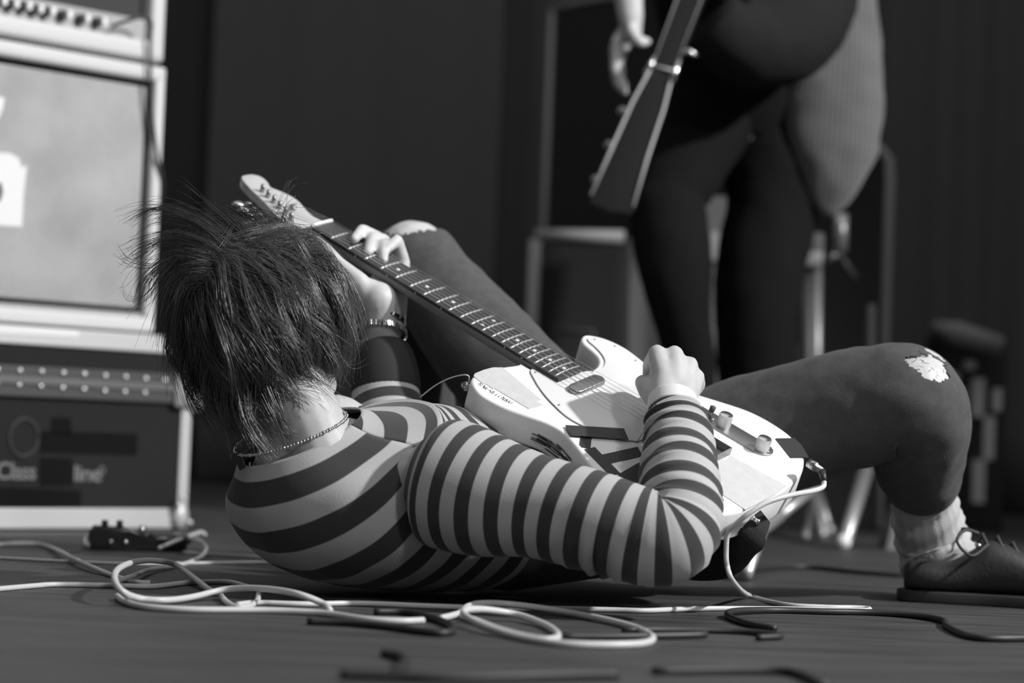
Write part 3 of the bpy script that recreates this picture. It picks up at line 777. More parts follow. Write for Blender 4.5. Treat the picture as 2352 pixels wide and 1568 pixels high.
# ---------------------------------------------------------------- hair: locks of strands combed from the crown
rnd = random.Random(11)
AX, AY, AZ = .085, .099, .106
HC0 = HEAD - HF * .006 + HU * .004
def surf(d):
    """point of the scalp ellipsoid in direction d (head axes)"""
    q = V((d.x / AX, d.y / AY, d.z / AZ)); return V(d) * (1.0 / q.length)
def toW(h): return HC0 + HX * h.x + HF * h.y + HU * h.z
def toH(p): q = p - HC0; return V((q.dot(HX), q.dot(HF), q.dot(HU)))
hv = []; hf = []
def strand(pts, r0, r1):
    o = len(hv); n = len(pts)
    for i, p in enumerate(pts):
        t = (pts[min(i + 1, n - 1)] - pts[max(i - 1, 0)]); t = t.normalized() if t.length > 1e-9 else V((0, 0, 1))
        a = t.cross(V((.3, 1, .2))); a = a.normalized() if a.length > 1e-6 else V((1, 0, 0)); b = t.cross(a); r = r0 + (r1 - r0) * (i / (n - 1)) ** 2
        for k in range(3):
            an = 2.0944 * k; hv.append(p + (a * math.cos(an) + b * math.sin(an)) * r)
    for i in range(n - 1):
        for k in range(3):
            a0 = o + i * 3 + k; b0 = o + i * 3 + (k + 1) % 3; hf.append((a0, b0, b0 + 3, a0 + 3))
def rv3(s=1.0): return V((rnd.gauss(0, s), rnd.gauss(0, s), rnd.gauss(0, s)))
def lock(g, n, w0, w1, stray=.0012, r=.00036, frizz=.06):
    """n strands following guide g; bundle width w0 at the root, w1 at the tip"""
    m = len(g)
    for _ in range(n):
        o = rv3(); j = rv3(); ph = rnd.uniform(0, 6.28); sh = rnd.uniform(.78, 1.06) if rnd.random() > frizz else rnd.uniform(1.05, 1.2)
        wild = 1.0 if rnd.random() > frizz else 3.5; pts = []
        for i in range(m):
            t = i / (m - 1); u = min(t * sh, 1.0) * (m - 1); k = min(int(u), m - 2); f = u - k
            p = g[k].lerp(g[k + 1], f) + o * ((w0 * (1 - t) + w1 * t) * (1 - .3 * math.sin(math.pi * t))) + j * (stray * wild * t * t * 2) + CR * (.0010 * wild * math.sin(6 * t + ph) * t)
            pts.append(p)
        strand(pts, r, r * .35)
whorl = V((-.16, -.62, .77)).normalized()
G_N = 640; gold = math.pi * (3 - math.sqrt(5))
for gi in range(G_N):
    zz = 1 - 2 * (gi + .5) / G_N; rr = math.sqrt(1 - zz * zz); th = gold * gi
    d = V((rr * math.cos(th), rr * math.sin(th), zz)) + rv3(.05); d.normalize()
    if d.y > .42 and d.z < .60: continue
    if d.z < -.50 or (d.y > .15 and d.z < -.05): continue
    n = 13; p = surf(d); L = rnd.uniform(.105, .165)
    if d.z < 0: L *= .75
    if d.z < -.3: L *= .75
    lat = rnd.uniform(-1, 1) * .45; wv = rnd.uniform(0, 6.28); wa = rnd.uniform(.15, .55)
    lift = rnd.uniform(.004, .020) + (.008 if d.z > .5 else 0); g = []
    for i in range(n):
        t = i / (n - 1); g.append(toW(p)); dd = p.normalized()
        fl = (dd - whorl); fl = fl - dd * fl.dot(dd); fl = fl.normalized() if fl.length > 1e-4 else V((1, 0, 0))
        dn = V((-HX.z, -HF.z, -HU.z)); dn = dn - dd * dn.dot(dd)
        side = dd.cross(fl)
        step = fl * (.8 - .3 * t) + dn * (.35 + .9 * t) + side * (lat * (.4 + .6 * t) + wa * math.sin(wv + 5.5 * t))
        q = p + step.normalized() * (L / (n - 1)); dq = q.normalized(); base = surf(dq).length
        tgt = base + .002 + lift * math.sin(min(1, t * 1.5) * math.pi / 2) * (1 + .35 * math.sin(wv + 4 * t))
        k_ = .7 if q.z > -.06 else .25
        p = dq * (q.length * (1 - k_) + tgt * k_)
    lock(g, 24, .0055, .0035, .0016)
# loose locks thrown over the top, the left side and the nape
def plock(pts, n, w0, w1, stray=.0025, frizz=.12): lock([V(q) for q in crom([tuple(W(*p)) for p in pts], 5)], n, w0, w1, stray, frizz=frizz)
for pts, n in (([(560, 600, 2.79), (500, 540, 2.78), (430, 500, 2.78), (360, 490, 2.78), (310, 520, 2.78)], 42), ([(550, 590, 2.79), (480, 520, 2.79), (400, 480, 2.79), (345, 482, 2.79), (300, 510, 2.8)], 26),
               ([(540, 610, 2.78), (470, 560, 2.77), (400, 545, 2.77), (340, 560, 2.77), (300, 590, 2.77)], 60), ([(530, 620, 2.78), (450, 590, 2.76), (390, 600, 2.76), (345, 640, 2.76), (330, 690, 2.77)], 70),
               ([(520, 625, 2.77), (440, 620, 2.75), (400, 660, 2.755), (385, 730, 2.76), (380, 800, 2.77)], 80), ([(500, 640, 2.76), (430, 650, 2.75), (405, 720, 2.755), (400, 800, 2.765), (412, 880, 2.78)], 90),
               ([(580, 590, 2.80), (560, 530, 2.81), (510, 500, 2.82), (460, 500, 2.83), (420, 520, 2.84)], 80), ([(600, 585, 2.81), (610, 530, 2.83), (580, 495, 2.85), (540, 490, 2.87), (500, 500, 2.88)], 80),
               ([(620, 585, 2.82), (660, 530, 2.85), (650, 505, 2.88), (610, 490, 2.91)], 60), ([(640, 590, 2.82), (700, 545, 2.84), (730, 560, 2.86), (750, 600, 2.87)], 60),
               ([(650, 595, 2.81), (730, 580, 2.81), (780, 640, 2.81), (800, 720, 2.81), (812, 780, 2.81)], 80), ([(660, 620, 2.79), (740, 640, 2.78), (785, 720, 2.785), (795, 800, 2.79), (780, 860, 2.80)], 80),
               ([(540, 560, 2.8), (440, 520, 2.78), (360, 560, 2.77), (300, 600, 2.76), (265, 570, 2.76)], 10), ([(520, 580, 2.8), (420, 570, 2.78), (350, 610, 2.77), (290, 600, 2.77), (270, 575, 2.77)], 9),
               ([(500, 600, 2.78), (400, 610, 2.77), (340, 680, 2.77), (300, 690, 2.77), (285, 650, 2.77)], 8), ([(560, 540, 2.8), (480, 470, 2.8), (420, 425, 2.82), (380, 432, 2.83)], 5),
               ([(640, 540, 2.85), (660, 480, 2.9), (690, 470, 2.93)], 8), ([(600, 520, 2.85), (640, 460, 2.95), (660, 420, 3.0), (680, 405, 3.0)], 3),
               ([(720, 600, 2.8), (790, 620, 2.79), (830, 690, 2.79), (840, 750, 2.79)], 7), ([(760, 780, 2.79), (800, 840, 2.79), (850, 810, 2.8)], 5),
               ([(560, 800, 2.73), (545, 860, 2.735), (560, 920, 2.745), (600, 955, 2.76)], 90), ([(500, 790, 2.745), (475, 860, 2.75), (485, 930, 2.76), (530, 985, 2.775)], 110), ([(620, 800, 2.73), (620, 870, 2.74), (650, 915, 2.752), (690, 920, 2.765)], 90),
               ([(680, 800, 2.745), (700, 850, 2.75), (730, 880, 2.765), (750, 900, 2.775)], 70), ([(450, 780, 2.765), (430, 850, 2.77), (450, 920, 2.78), (500, 980, 2.79)], 90), ([(530, 850, 2.745), (520, 920, 2.75), (545, 990, 2.765), (590, 1040, 2.775)], 70),
               ([(560, 900, 2.745), (570, 960, 2.735), (600, 1010, 2.735), (630, 1040, 2.74)], 60), ([(620, 900, 2.74), (640, 950, 2.735), (660, 990, 2.74), (680, 1000, 2.745)], 45), ([(660, 880, 2.745), (690, 920, 2.745), (705, 950, 2.75)], 45), ([(590, 860, 2.742), (590, 930, 2.75), (620, 985, 2.762), (650, 1000, 2.77)], 40), ([(730, 760, 2.77), (770, 830, 2.775), (765, 880, 2.785)], 60)):
    plock(pts, n, .0075 if n > 20 else .003, .0085 if n > 20 else .005)
hr = MB(); hr.v = hv; hr.f = hf
hair = hr.build('hair', M_hair, person); hair['label'] = 'tousled dark hair falling over the back of the head'
mb = MB(); mb.ball(HC0 - HF * .014 + HU * .006, (AX - .002, AY - .014, AZ - .003), 28, 18, (HX, HF, HU)); mb.build('scalp_undercoat', mat('scalp_hair', .018, .8), hair)

# ---------------------------------------------------------------- strap and lead of the white guitar
st_ = MB(); vs2 = []
sp = [W(1752, 1180, 2.79), W(1738, 1192, 2.783), W(1722, 1204, 2.778), W(1700, 1228, 2.775), W(1672, 1262, 2.79), W(1610, 1272, 2.83), W(1530, 1262, 2.88), W(1440, 1250, 2.93)]
spc = [V(p) for p in crom([tuple(p) for p in sp], 5)]
wd = V((-.25, .30, .92)).normalized(); mb = MB(); n = len(spc); v_ = []; f_ = []
for i, p in enumerate(spc):
    t = (spc[min(i + 1, n - 1)] - spc[max(i - 1, 0)]).normalized(); w = (wd - t * wd.dot(t)).normalized(); nn = t.cross(w)
    hw_ = .014 + .020 * min(1, i / 14)
    for a, b in ((-1, -1), (1, -1), (1, 1), (-1, 1)): v_.append(p + w * (hw_ * a) + nn * (.0014 * b))
for i in range(n - 1):
    for k in range(4): a = i * 4 + k; b = i * 4 + (k + 1) % 4; f_.append((a, b, b + 4, a + 4))
f_ += [(0, 1, 2, 3), tuple(reversed(range((n - 1) * 4, n * 4)))]
strap = mb.add(v_, f_).build('guitar_strap', M_leather, smooth=True, angle=40)
tag(strap, 'wide black leather strap end hanging from the bottom of the white guitar', 'strap')
def cable(pts, r, m, label, name='audio_cable', z=None, sub=6, group=None, cat='cable', n=8):
    P = []
    for p in pts:
        if isinstance(p, Vector): P.append(tuple(p))
        else: P.append(tuple(WF(p[0], p[1], p[2] if len(p) > 2 else r)))
    return tag(MB().tube([V(q) for q in crom(P, sub)], r, n).build(name, m), label, cat, group)
# plug and lead
jk0 = W(1858, 1062, 2.855); jk1 = W(1888, 1082, 2.842); jk2 = W(1893, 1106, 2.832)
lead = [jk2, W(1890, 1118, 2.826), W(1868, 1127, 2.80), W(1815, 1137, 2.765), W(1760, 1154, 2.745), W(1718, 1180, 2.737), W(1690, 1203, 2.742), W(1672, 1224, 2.750), W(1668, 1262, 2.752), W(1670, 1298, 2.752), W(1684, 1335, 2.77)]
lp = [tuple(p) for p in lead] + [tuple(WF(px, py, .0036)) for px, py in ((1722, 1368), (1800, 1388), (1900, 1394), (1960, 1395), (1994, 1397), (1990, 1401), (1940, 1401), (1800, 1398), (1640, 1397), (1560, 1399), (1480, 1402), (1400, 1400), (1250, 1397), (1120, 1397), (1060, 1394), (950, 1390), (820, 1385), (700, 1387), (590, 1384), (545, 1388))]
gl = thing('guitar_lead', 'pale instrument lead plugged into the white guitar and trailing over the floor', 'cable', lp[12])
MB().tube([V(q) for q in crom(lp, 7)], .0034, 9).build('lead', M_cord, gl)
MB().tube([jk0, jk0.lerp(jk1, .55), jk0.lerp(jk1, .6), jk1], [.0062, .0068, .0052, .0052], 12).build('jack_plug', M_plug, gl)
MB().tube([jk1, jk1.lerp(jk2, .5), jk2], [.0052, .0046, .0040], 10).build('plug_boot', M_dcord, gl)
# thin cord tied to the upper strap button
MB().tube([V(q) for q in crom([tuple(G(.262, .118, -.018)), tuple(W(1075, 862, 2.86)), tuple(W(1040, 866, 2.875)), tuple(W(1000, 885, 2.89)), tuple(W(965, 912, 2.9))], 6)], .0009, 5).build('tied_cord', M_cord, gt)

# ---------------------------------------------------------------- cables lying on the stage
lo = 'loose cables on the stage floor'
cable([(-60, 1252), (0, 1250), (60, 1248), (110, 1255), (180, 1288, .0090), (250, 1318), (310, 1336), (345, 1338)], .0036, M_cord, 'pale cable running toward the flight case and under the loop', group=lo)
cable([(262, 1336, .011), (300, 1324, .0115), (345, 1308, .006), (410, 1298), (455, 1282), (474, 1262, .012), (462, 1243, .016), (440, 1236, .012)], .0034, M_cord, 'pale cable tail curling beside the black pedal', group=lo)
cable([(366, 1258, .018), (400, 1243, .022), (435, 1230, .022), (462, 1222, .022), (470, 1227, .02)], .0032, M_cord, 'short pale cable end rising from the black pedal', group=lo)
cable([(-60, 1357), (0, 1352), (80, 1345), (130, 1342), (250, 1344), (350, 1346), (430, 1338), (520, 1336), (560, 1344), (600, 1356)], .0034, M_cord, 'pale cable lying straight under the big floor loop', group=lo)
cable([(758, 1402, .004), (742, 1386, .010), (680, 1363, .020), (600, 1351, .020), (520, 1353, .014), (440, 1371, .006), (380, 1378, .006), (320, 1374, .008), (280, 1357, .018), (263, 1330, .028), (272, 1306, .034), (310, 1290, .034), (355, 1287, .030), (400, 1295, .022), (440, 1322, .012), (478, 1352, .005), (496, 1360, .004)], .0040, M_cord, 'thick pale cable standing up in a big open loop', group=lo, sub=8)
cable([(268, 1368, .004), (284, 1380, .004), (315, 1390, .004), (360, 1396), (450, 1400), (600, 1401), (700, 1405), (760, 1410), (840, 1422), (920, 1426), (972, 1424)], .0038, M_cord, 'pale cable sweeping along the floor below the big loop', group=lo)
cable([(508, 1368), (520, 1382), (545, 1395), (572, 1392), (590, 1380), (594, 1364)], .0036, M_cord, 'small pale cable crescent beside the lying musician', group=lo)
cable([(1012, 1420), (1055, 1408, .006), (1075, 1392, .01), (1110, 1385, .012), (1180, 1388, .01), (1300, 1405, .006), (1420, 1430), (1480, 1450), (1499, 1467), (1470, 1478), (1380, 1481), (1280, 1477), (1190, 1462), (1110, 1436, .008), (1068, 1413, .012), (1072, 1400, .016), (1120, 1400, .014), (1190, 1412, .008), (1250, 1434), (1278, 1452), (1278, 1465), (1240, 1468), (1160, 1450), (1090, 1424), (1060, 1414)], .0040, M_cord, 'pale cable heaped in a flat coil on the bare floor', group=lo, sub=8)
dk = 'dark cables on the stage floor'
cable([(1780, 1443), (1720, 1432), (1680, 1418), (1672, 1407, .006), (1700, 1402, .006), (1780, 1401), (1900, 1404), (2000, 1406), (2100, 1413), (2165, 1424), (2176, 1438), (2225, 1460), (2290, 1466), (2400, 1464)], .0042, M_dcord, 'dark cable winding out toward the shoe', group=dk)
cable([(1290, 1461), (1440, 1461), (1600, 1458), (1620, 1455)], .0040, M_dcord, 'dark cable stub lying beside the flat coil', group=dk)
cable([(1430, 1446), (1560, 1446), (1690, 1449), (1770, 1456), (1792, 1461), (1740, 1464)], .0038, M_dcord, 'dark cable bent back on itself on the bare floor', group=dk)
cable([(705, 1426), (800, 1430), (900, 1440), (990, 1452), (1030, 1452), (1040, 1445), (1030, 1432), (980, 1415), (930, 1405), (860, 1404)], .0042, M_dcord, 'dark cable hooked beneath the pale cables', group=dk)
cable([(780, 1548), (900, 1552), (1050, 1556), (1300, 1550), (1420, 1548)], .0045, M_dcord, 'dark cable at the front edge of the stage', group=dk)
cable([(1500, 1540), (1700, 1538), (1800, 1540), (1850, 1552), (1890, 1572)], .0040, M_dcord, 'dark cable curving away at the front edge of the stage', group=dk)
cable([(880, 1500), (925, 1508), (930, 1525), (905, 1540), (930, 1550)], .0045, M_dcord, 'short crumpled dark cable near the front of the stage', group=dk)
cable([(1700, 1312), (1780, 1303), (1860, 1302), (1960, 1312), (2060, 1319), (2100, 1320)], .0045, M_dcord, 'dark cable lying behind the white guitar', group=dk)
cable([(-60, 1277), (0, 1281), (180, 1290), (330, 1294), (620, 1290)], .0022, M_cord, 'thin pale wire stretched across the floor behind the loop', group=lo)
cable([(420, 1268), (520, 1274), (640, 1281)], .0022, M_cord, 'thin pale wire passing behind the lying musician', group=lo)

# ---------------------------------------------------------------- amplifier stack turned toward the middle of the stage
AD = V((.712, .702, 0)); AN = V((.702, -.712, 0)); AZV = V((0, 0, 1))
K0 = WF(428, 1218); K0.z = 0
def face(px, py, off=0.0):
    """(along, up) of a pixel on the plane 'off' metres in front of the case front"""
    v = _f + CR * ((px - CX) / FPX) - CU * ((py - CY) / FPX); p0 = K0 + AN * off
    t = AN.dot(p0 - CAM) / AN.dot(v); q = CAM + v * t - K0; return (q.dot(AD), q.z)
def AP(a, up, off=0.0): return K0 + AD * a + AZV * up + AN * off
axA = (AD, AN, AZV)
M_alu = mat('aluminium_edge', .55, .45, metal=.35)
M_lam = mat('case_laminate', .016, .85, spec=.2, bump=.2, bscale=120)
M_vinyl = mat('white_vinyl', .56, .5, bump=.3, bscale=400)
M_rivet = mat('rivet', .75, .3, metal=.8)
M_print = mat('printed_letters', .17, .6)
M_patch = mat('black_patch', .007, .9, spec=.1)
def abox(mb, a0, a1, z0, z1, o0, o1, b=.0): 
    c = AP((a0 + a1) / 2, (z0 + z1) / 2, (o0 + o1) / 2); h = (abs(a1 - a0) / 2, abs(o1 - o0) / 2, abs(z1 - z0) / 2)
    return mb.bbox(c, h, b, axA) if b else mb.box(c, h, axA)
fc = thing('flight_case', 'black flight case with metal edges lying under the pale speaker cabinet', 'case', K0)
CH = face(400, 772)[1]; CW = 1.0
abox(MB(), -CW, -.006, .014, CH - .004, -.50, -.006, .004).build('body', M_lam, fc, smooth=False)
for nm, a in (('bottom_edge', (-CW, 0, .004, .042, -.03, 0)), ('top_edge', (-CW, 0, CH - .034, CH, -.03, 0)), ('corner_edge', (-.024, .0, .004, CH, -.03, .001)), ('side_edge', (-.002, .002, .004, CH, -.5, -.47))):
    abox(MB(), *a, .003).build(nm, M_alu, fc, smooth=False)
a_, zb = face(200, 885)
lip = abox(MB(), -CW, -.004, zb - .026, zb + .030, -.004, .004, .002).build('lid_hinge_strip', mat('hinge_strip', .05, .5), fc, smooth=False)
abox(MB(), -CW, -.004, zb - .004, zb + .010, .002, .008, .002).build('tongue_rail', mat('tongue_rail', .13, .5, metal=.4), lip, smooth=False)
rv = None
for px, py in [(46, 851), (96, 853), (146, 856), (194, 859), (242, 863), (289, 866), (335, 870), (379, 873), (44, 884), (94, 887), (144, 891), (193, 894), (241, 898), (287, 900), (333, 902), (-6, 848), (-8, 880)]:
    a, u = face(px, py, .005)
    if rv is None: rv = MB().ball(AP(a, u, .005), (.0052, .0040, .0052), 10, 6, axA).build('rivet', M_rivet, fc); r0_ = AP(a, u, .005)
    else: inst(rv, Matrix.Translation(AP(a, u, .005) - r0_) @ MATS[fc.name], fc)
MB().bbox(AP(-.022, zb + .002, .004), (.026, .008, .036), .006, axA).build('corner_clamp', mat('corner_clamp', .28, .45, metal=.5), fc)
MB().bbox(AP(.012, zb - .004, -.010), (.007, .02, .036), .005, axA).build('side_clamp', M_alu, fc)
bc = MB().ball(AP(-.020, .028, .004), (.019, .012, .026), 14, 10, axA).build('ball_corner', M_alu, fc)
for a, u in ((-.034, .048), (-.024, .062), (-.006, .016)): MB().ball(AP(a, u, .018), .006, 8, 6).build('corner_rivet', M_rivet, bc)
# printing on the case
def text(body, px0, py0, px1, hgt, name, off=.0055):
    cu = bpy.data.curves.new(name, 'FONT'); cu.body = body; cu.size = 1.0; cu.extrude = .002; cu.space_character = .92; cu.offset = .012
    o = bpy.data.objects.new(name, cu); col.objects.link(o)
    dg = bpy.context.evaluated_depsgraph_get(); me = bpy.data.meshes.new_from_object(o.evaluated_get(dg)); bpy.data.objects.remove(o)
    xs = [v.co.x for v in me.vertices]; a0, u0 = face(px0, py0, off); a1, _ = face(px1, py0, off)
    sx = (a1 - a0) / (max(xs) - min(xs)); mn = min(xs)
    for v in me.vertices: v.co = MATS[fc.name].inverted() @ AP(a0 + (v.co.x - mn) * sx, u0 + v.co.y * hgt, off + v.co.z * .3)
    me.materials.append(M_print); ob = bpy.data.objects.new(name, me); col.objects.link(ob); ob.parent = fc; reg(ob, MATS[fc.name]); return ob
hl = abs(face(40, 1061)[1] - face(40, 1100)[1])
text('Class', -8, 1099, 81, hl / .72, 'printed_word', -.004)
text('line', 170, 1104, 232, hl / .74, 'printed_word', -.004)
a, u = face(237, 1080); MB().tube([AP(a + .006 * math.cos(t * .5236), u + .006 * math.sin(t * .5236), -.0045) for t in range(13)], .0016, 5).build('printed_mark', M_print, fc)
a, u = face(58, 1005); MB().tube([AP(a + .030 * math.cos(t * .2618), u + .034 * math.sin(t * .2618), -.0055) for t in range(25)], .0034, 6).build('printed_ring', mat('faint_print', .035, .8), fc)
for q in ([(96, 990), (320, 996), (318, 1046), (95, 1040)], [(122, 958), (166, 960), (168, 1000), (118, 998)], [(95, 1050), (170, 1052), (170, 1116), (95, 1116)], [(-10, 1118), (190, 1126), (190, 1184), (-10, 1182)]):
    P = [face(*p) for p in q]; MB().prism([(p[0], p[1]) for p in P], 0, .0008, 0, (AD, AZV, AN), K0 - AN * .006).build('black_patch', M_patch, fc, smooth=False)
q = [face(*p) for p in ((-20, 748), (180, 760), (180, 774), (-20, 764))]
MB().prism([(p[0], p[1]) for p in q], 0, .0008, 0, (AD, AZV, AN), K0 + AN * .0005).build('white_label_tape', M_band, fc, smooth=False)

# speaker cabinet
o_ = -.03
aR = face(352, 600, o_)[0] + .012; z0 = CH + .004; zt = face(364, 152, o_)[1]; CWd = .72
spk = thing('speaker_cabinet', 'white covered speaker cabinet with woven grille standing on the flight case', 'amplifier', AP(aR, z0, o_))
bt = .030
shell = MB(); abox(shell, aR - CWd, aR, z0, z0 + bt, o_ - .30, o_, .009); shell.build('bottom_panel', M_vinyl, spk)
abox(MB(), aR - CWd, aR, zt - bt, zt, o_ - .30, o_, .009).build('top_panel', M_vinyl, spk)
abox(MB(), aR - .024, aR, z0 + .004, zt - .004, o_ - .30, o_ - .0005, .009).build('side_panel', M_vinyl, spk)
abox(MB(), aR - CWd, aR - CWd + .024, z0 + .004, zt - .004, o_ - .30, o_ - .0005, .009).build('side_panel', M_vinyl, spk)
abox(MB(), aR - CWd + .02, aR - .02, z0 + .02, zt - .02, o_ - .29, o_ - .05).build('back_panel', M_patch, spk, smooth=False)
M_gr = mat('woven_grille', .42, .9, vary=.18, vscale=7)
nt = M_gr.node_tree; bs = nt.nodes['Principled BSDF']; tc = nt.nodes.new('ShaderNodeTexCoord'); wv = []
for dr in ('X', 'Z'):
    w = nt.nodes.new('ShaderNodeTexWave'); w.bands_direction = dr; w.inputs['Scale'].default_value = 75; w.inputs['Distortion'].default_value = .4
    nt.links.new(tc.outputs['Object'], w.inputs['Vector']); wv.append(w)
mx = nt.nodes.new('ShaderNodeMath'); mx.operation = 'ADD'; nt.links.new(wv[0].outputs['Fac'], mx.inputs[0]); nt.links.new(wv[1].outputs['Fac'], mx.inputs[1])
bp = nt.nodes.new('ShaderNodeBump'); bp.inputs['Strength'].default_value = .6; bp.inputs['Distance'].default_value = .003; nt.links.new(mx.outputs[0], bp.inputs['Height']); nt.links.new(bp.outputs['Normal'], bs.inputs['Normal'])
gr = abox(MB(), aR - CWd + .038, aR - .038, z0 + bt + .016, zt - bt - .012, o_ - .05, o_ - .012, .004).build('grille_cloth', M_gr, spk)
for nm, a in (('grille_gap', (aR - .040, aR - .022, z0 + bt, zt - bt, o_ - .06, o_ - .022)), ('grille_gap', (aR - CWd + .02, aR - .02, zt - bt - .015, zt - bt + .002, o_ - .06, o_ - .022))): abox(MB(), *a).build(nm, M_patch, spk, smooth=False)
abox(MB(), aR - CWd + .02, aR - .022, z0 + bt - .002, z0 + bt + .008, o_ - .05, o_ - .014, .003).build('piping', mat('grey_piping', .3, .6), spk)
for q in ([(-30, 215), (11, 225), (4, 255), (-4, 272), (-30, 280)], [(-40, 348), (20, 352), (42, 362), (50, 385), (62, 380), (54, 440), (50, 521), (-40, 515)]):
    P = [face(*p, o_ - .011) for p in q]; pa = MB().prism(P, 0, .0012, 0, (AD, AZV, AN), K0 + AN * (o_ - .0118)).build('torn_paper', mat('torn_paper', .72, .7, bump=.3, bscale=60), spk, smooth=False)
q = [face(*p, o_ - .011) for p in ((-40, 418), (2, 420), (6, 440), (0, 462), (-40, 460))]; MB().prism(q, 0, .002, 0, (AD, AZV, AN), K0 + AN * (o_ - .0118)).build('ink_mark', M_ink, pa, smooth=False)
# amplifier head on top
aH = face(381, 70, o_)[0]; h0 = zt + .008
hd = thing('amplifier_head', 'white covered amplifier head with a row of dark knobs on the speaker cabinet', 'amplifier', AP(aH, h0, o_))
zr = face(340, 92, o_)[1]; zp = face(335, 42, o_)[1]; ht = h0 + .26
abox(MB(), aH - CWd - .01, aH, h0, zr, o_ - .28, o_, .010).build('bottom_panel', M_vinyl, hd)
abox(MB(), aH - .034, aH, h0 + .002, ht, o_ - .28, o_ + .001, .012).build('side_panel', M_vinyl, hd)
abox(MB(), aH - CWd - .01, aH - CWd + .022, h0 + .002, ht, o_ - .28, o_ + .001, .012).build('side_panel', M_vinyl, hd)
abox(MB(), aH - CWd - .01, aH, ht - .035, ht, o_ - .28, o_, .010).build('top_panel', M_vinyl, hd)
abox(MB(), aH - CWd, aH - .03, zr - .004, zp, o_ - .20, o_ - .018).build('control_panel', mat('control_panel', .33, .5), hd, smooth=False)
abox(MB(), aH - CWd, aH - .03, zp, ht - .03, o_ - .20, o_ - .03).build('upper_grille', mat('dark_grille', .03, .8), hd, smooth=False)
for px, py in ((24, 10), (53, 15), (80, 22), (107, 27), (145, 35), (187, 44), (225, 51), (-4, 4), (-30, -2)):
    a, u = face(px, py, o_ - .01); kn = MB().tube([AP(a, u, o_ - .018), AP(a, u, o_ - .004), AP(a, u, o_)], [.0105, .0095, .008], 14).build('knob', M_ink, hd)
    MB().bbox(AP(a + .004, u - .0, o_ + .002), (.0045, .006, .0075), .002, axA).build('knob_pointer', M_bone, kn)
# black jack lead hanging from the head down the cabinet
pts = [AP(*face(252, 62, o_), o_ + .002), AP(*face(275, 50, o_), o_ + .03), AP(*face(305, 44, o_), o_ + .035), AP(*face(326, 56, o_), o_ + .03), AP(*face(335, 90, o_), o_ + .014), AP(*face(337, 160, o_), o_ + .012), AP(*face(340, 230, o_), o_ + .008), AP(*face(350, 320, o_), o_ + .008), AP(*face(357, 365, o_), o_ + .008), AP(aR + .006, zt - .24, o_ - .004), AP(aR + .008, zt - .34, o_ - .06)]
cable(pts, .0035, M_dcord, 'black lead drooping from the amplifier head over the cabinet edge')
# black stomp pedal on the floor by the case
pdl = WF(262, 1262); pdl.z = 0; PX = V((.93, .36, 0)).normalized(); PY = V((-.36, .93, 0)).normalized(); axP = (PX, PY, AZV)
M_gloss = mat('black_gloss', .018, .18)
pd = thing('effects_pedal', 'glossy black stomp pedal lying before the flight case', 'pedal', pdl)
MB().prism([(-.045, 0), (.062, 0), (.062, .018), (.02, .036), (-.030, .038), (-.045, .016)], -.03, .03, .004, (PX, AZV, PY), pdl).build('housing', M_gloss, pd, angle=40)
MB().tube([pdl + PX * .04 - PY * .01 + AZV * .026, pdl + PX * .043 - PY * .012 + AZV * .040], [.007, .006], 12).build('foot_switch', M_chrome, pd)
for t in (-.02, .004): MB().tube([pdl + PX * t - PY * .015 + AZV * .036, pdl + PX * t - PY * .016 + AZV * .048], [.006, .005], 12).build('dial', M_gloss, pd)
for t in (-.012, .012): MB().tube([pdl + PX * (t) - PY * .031 + AZV * .014, pdl + PX * t - PY * .037 + AZV * .014], [.0045, .004], 10).build('socket', M_chrome, pd)
ab = pdl + PX * .085 - PY * .0
pk = thing('power_adapter', 'rounded black adapter block beside the stomp pedal', 'adapter', ab)
MB().bbox(ab + AZV * .014, (.030, .024, .0138), .008, axP).build('block', M_gloss, pk)
MB().tube([ab + PX * .027 + AZV * .014, ab + PX * .040 + AZV * .016], [.006, .004], 10).build('strain_relief', M_dcord, pk)

# ---------------------------------------------------------------- background: standing guitarist
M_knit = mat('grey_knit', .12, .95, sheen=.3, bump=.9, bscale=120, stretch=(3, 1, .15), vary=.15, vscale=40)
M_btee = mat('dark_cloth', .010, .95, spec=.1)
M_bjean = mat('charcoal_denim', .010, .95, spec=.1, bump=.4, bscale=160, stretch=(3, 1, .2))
D2 = 4.75
def Q5(px, py, a, d=0.0, b=None): return P5(px, py, D2 + d, a, b)
def Q(px, py, d=0.0): return W(px, py, D2 + d)
A = MB()
pel = Q(1700, 270, .1); chest = Q(1660, -180, .08); 
A.cap(pel, chest, .11, .12, 18); A.cap(Q(1660, 280, .05), Q(1770, 290, .12), .085, .085)
kA = Q(1560, 700, -.10); aA = V((Q(1590, 1150).x, D2 - .02, .09)); kB = Q(1738, 720, .06); aB = V((Q(1740, 1150).x, D2 + .25, .09))
A.cap(Q(1590, 330), Q(1542, 520, -.07), .075, .06); A.cap(Q(1542, 520, -.07), Q(1552, 600, -.09), .06, .058); A.cap(Q(1552, 600, -.09), kA, .055, .045); A.cap(kA, aA, .042, .036); A.cap(Q(1768, 330, .11), kB, .085, .055); A.cap(kB, aB, .052, .04)
A.cap(aA, aA + V((-.17, -.10, -.05)), .036, .028); A.cap(aB, aB + V((-.18, -.08, -.05)), .036, .028)
nk_ = Q(1600, -330, .05); hdc = Q(1540, -470, .0); A.cap(chest, nk_, .09, .06); A.ball(hdc, (.078, .10, .12), 20, 14)
A.cap(hdc + V((-.05, -.05, -.06)), hdc + V((-.045, -.045, -.075)), .05, .04); A.cap(hdc + V((-.07, -.08, 0)), hdc + V((-.085, -.09, -.03)), .010, .014)
shL = Q(1520, -240, -.08); elL = Q(1380, -190, -.30); wrL = Q(1442, -20, -.34)
A.cap(shL, elL, .055, .045); A.cap(elL, wrL, .042, .028)
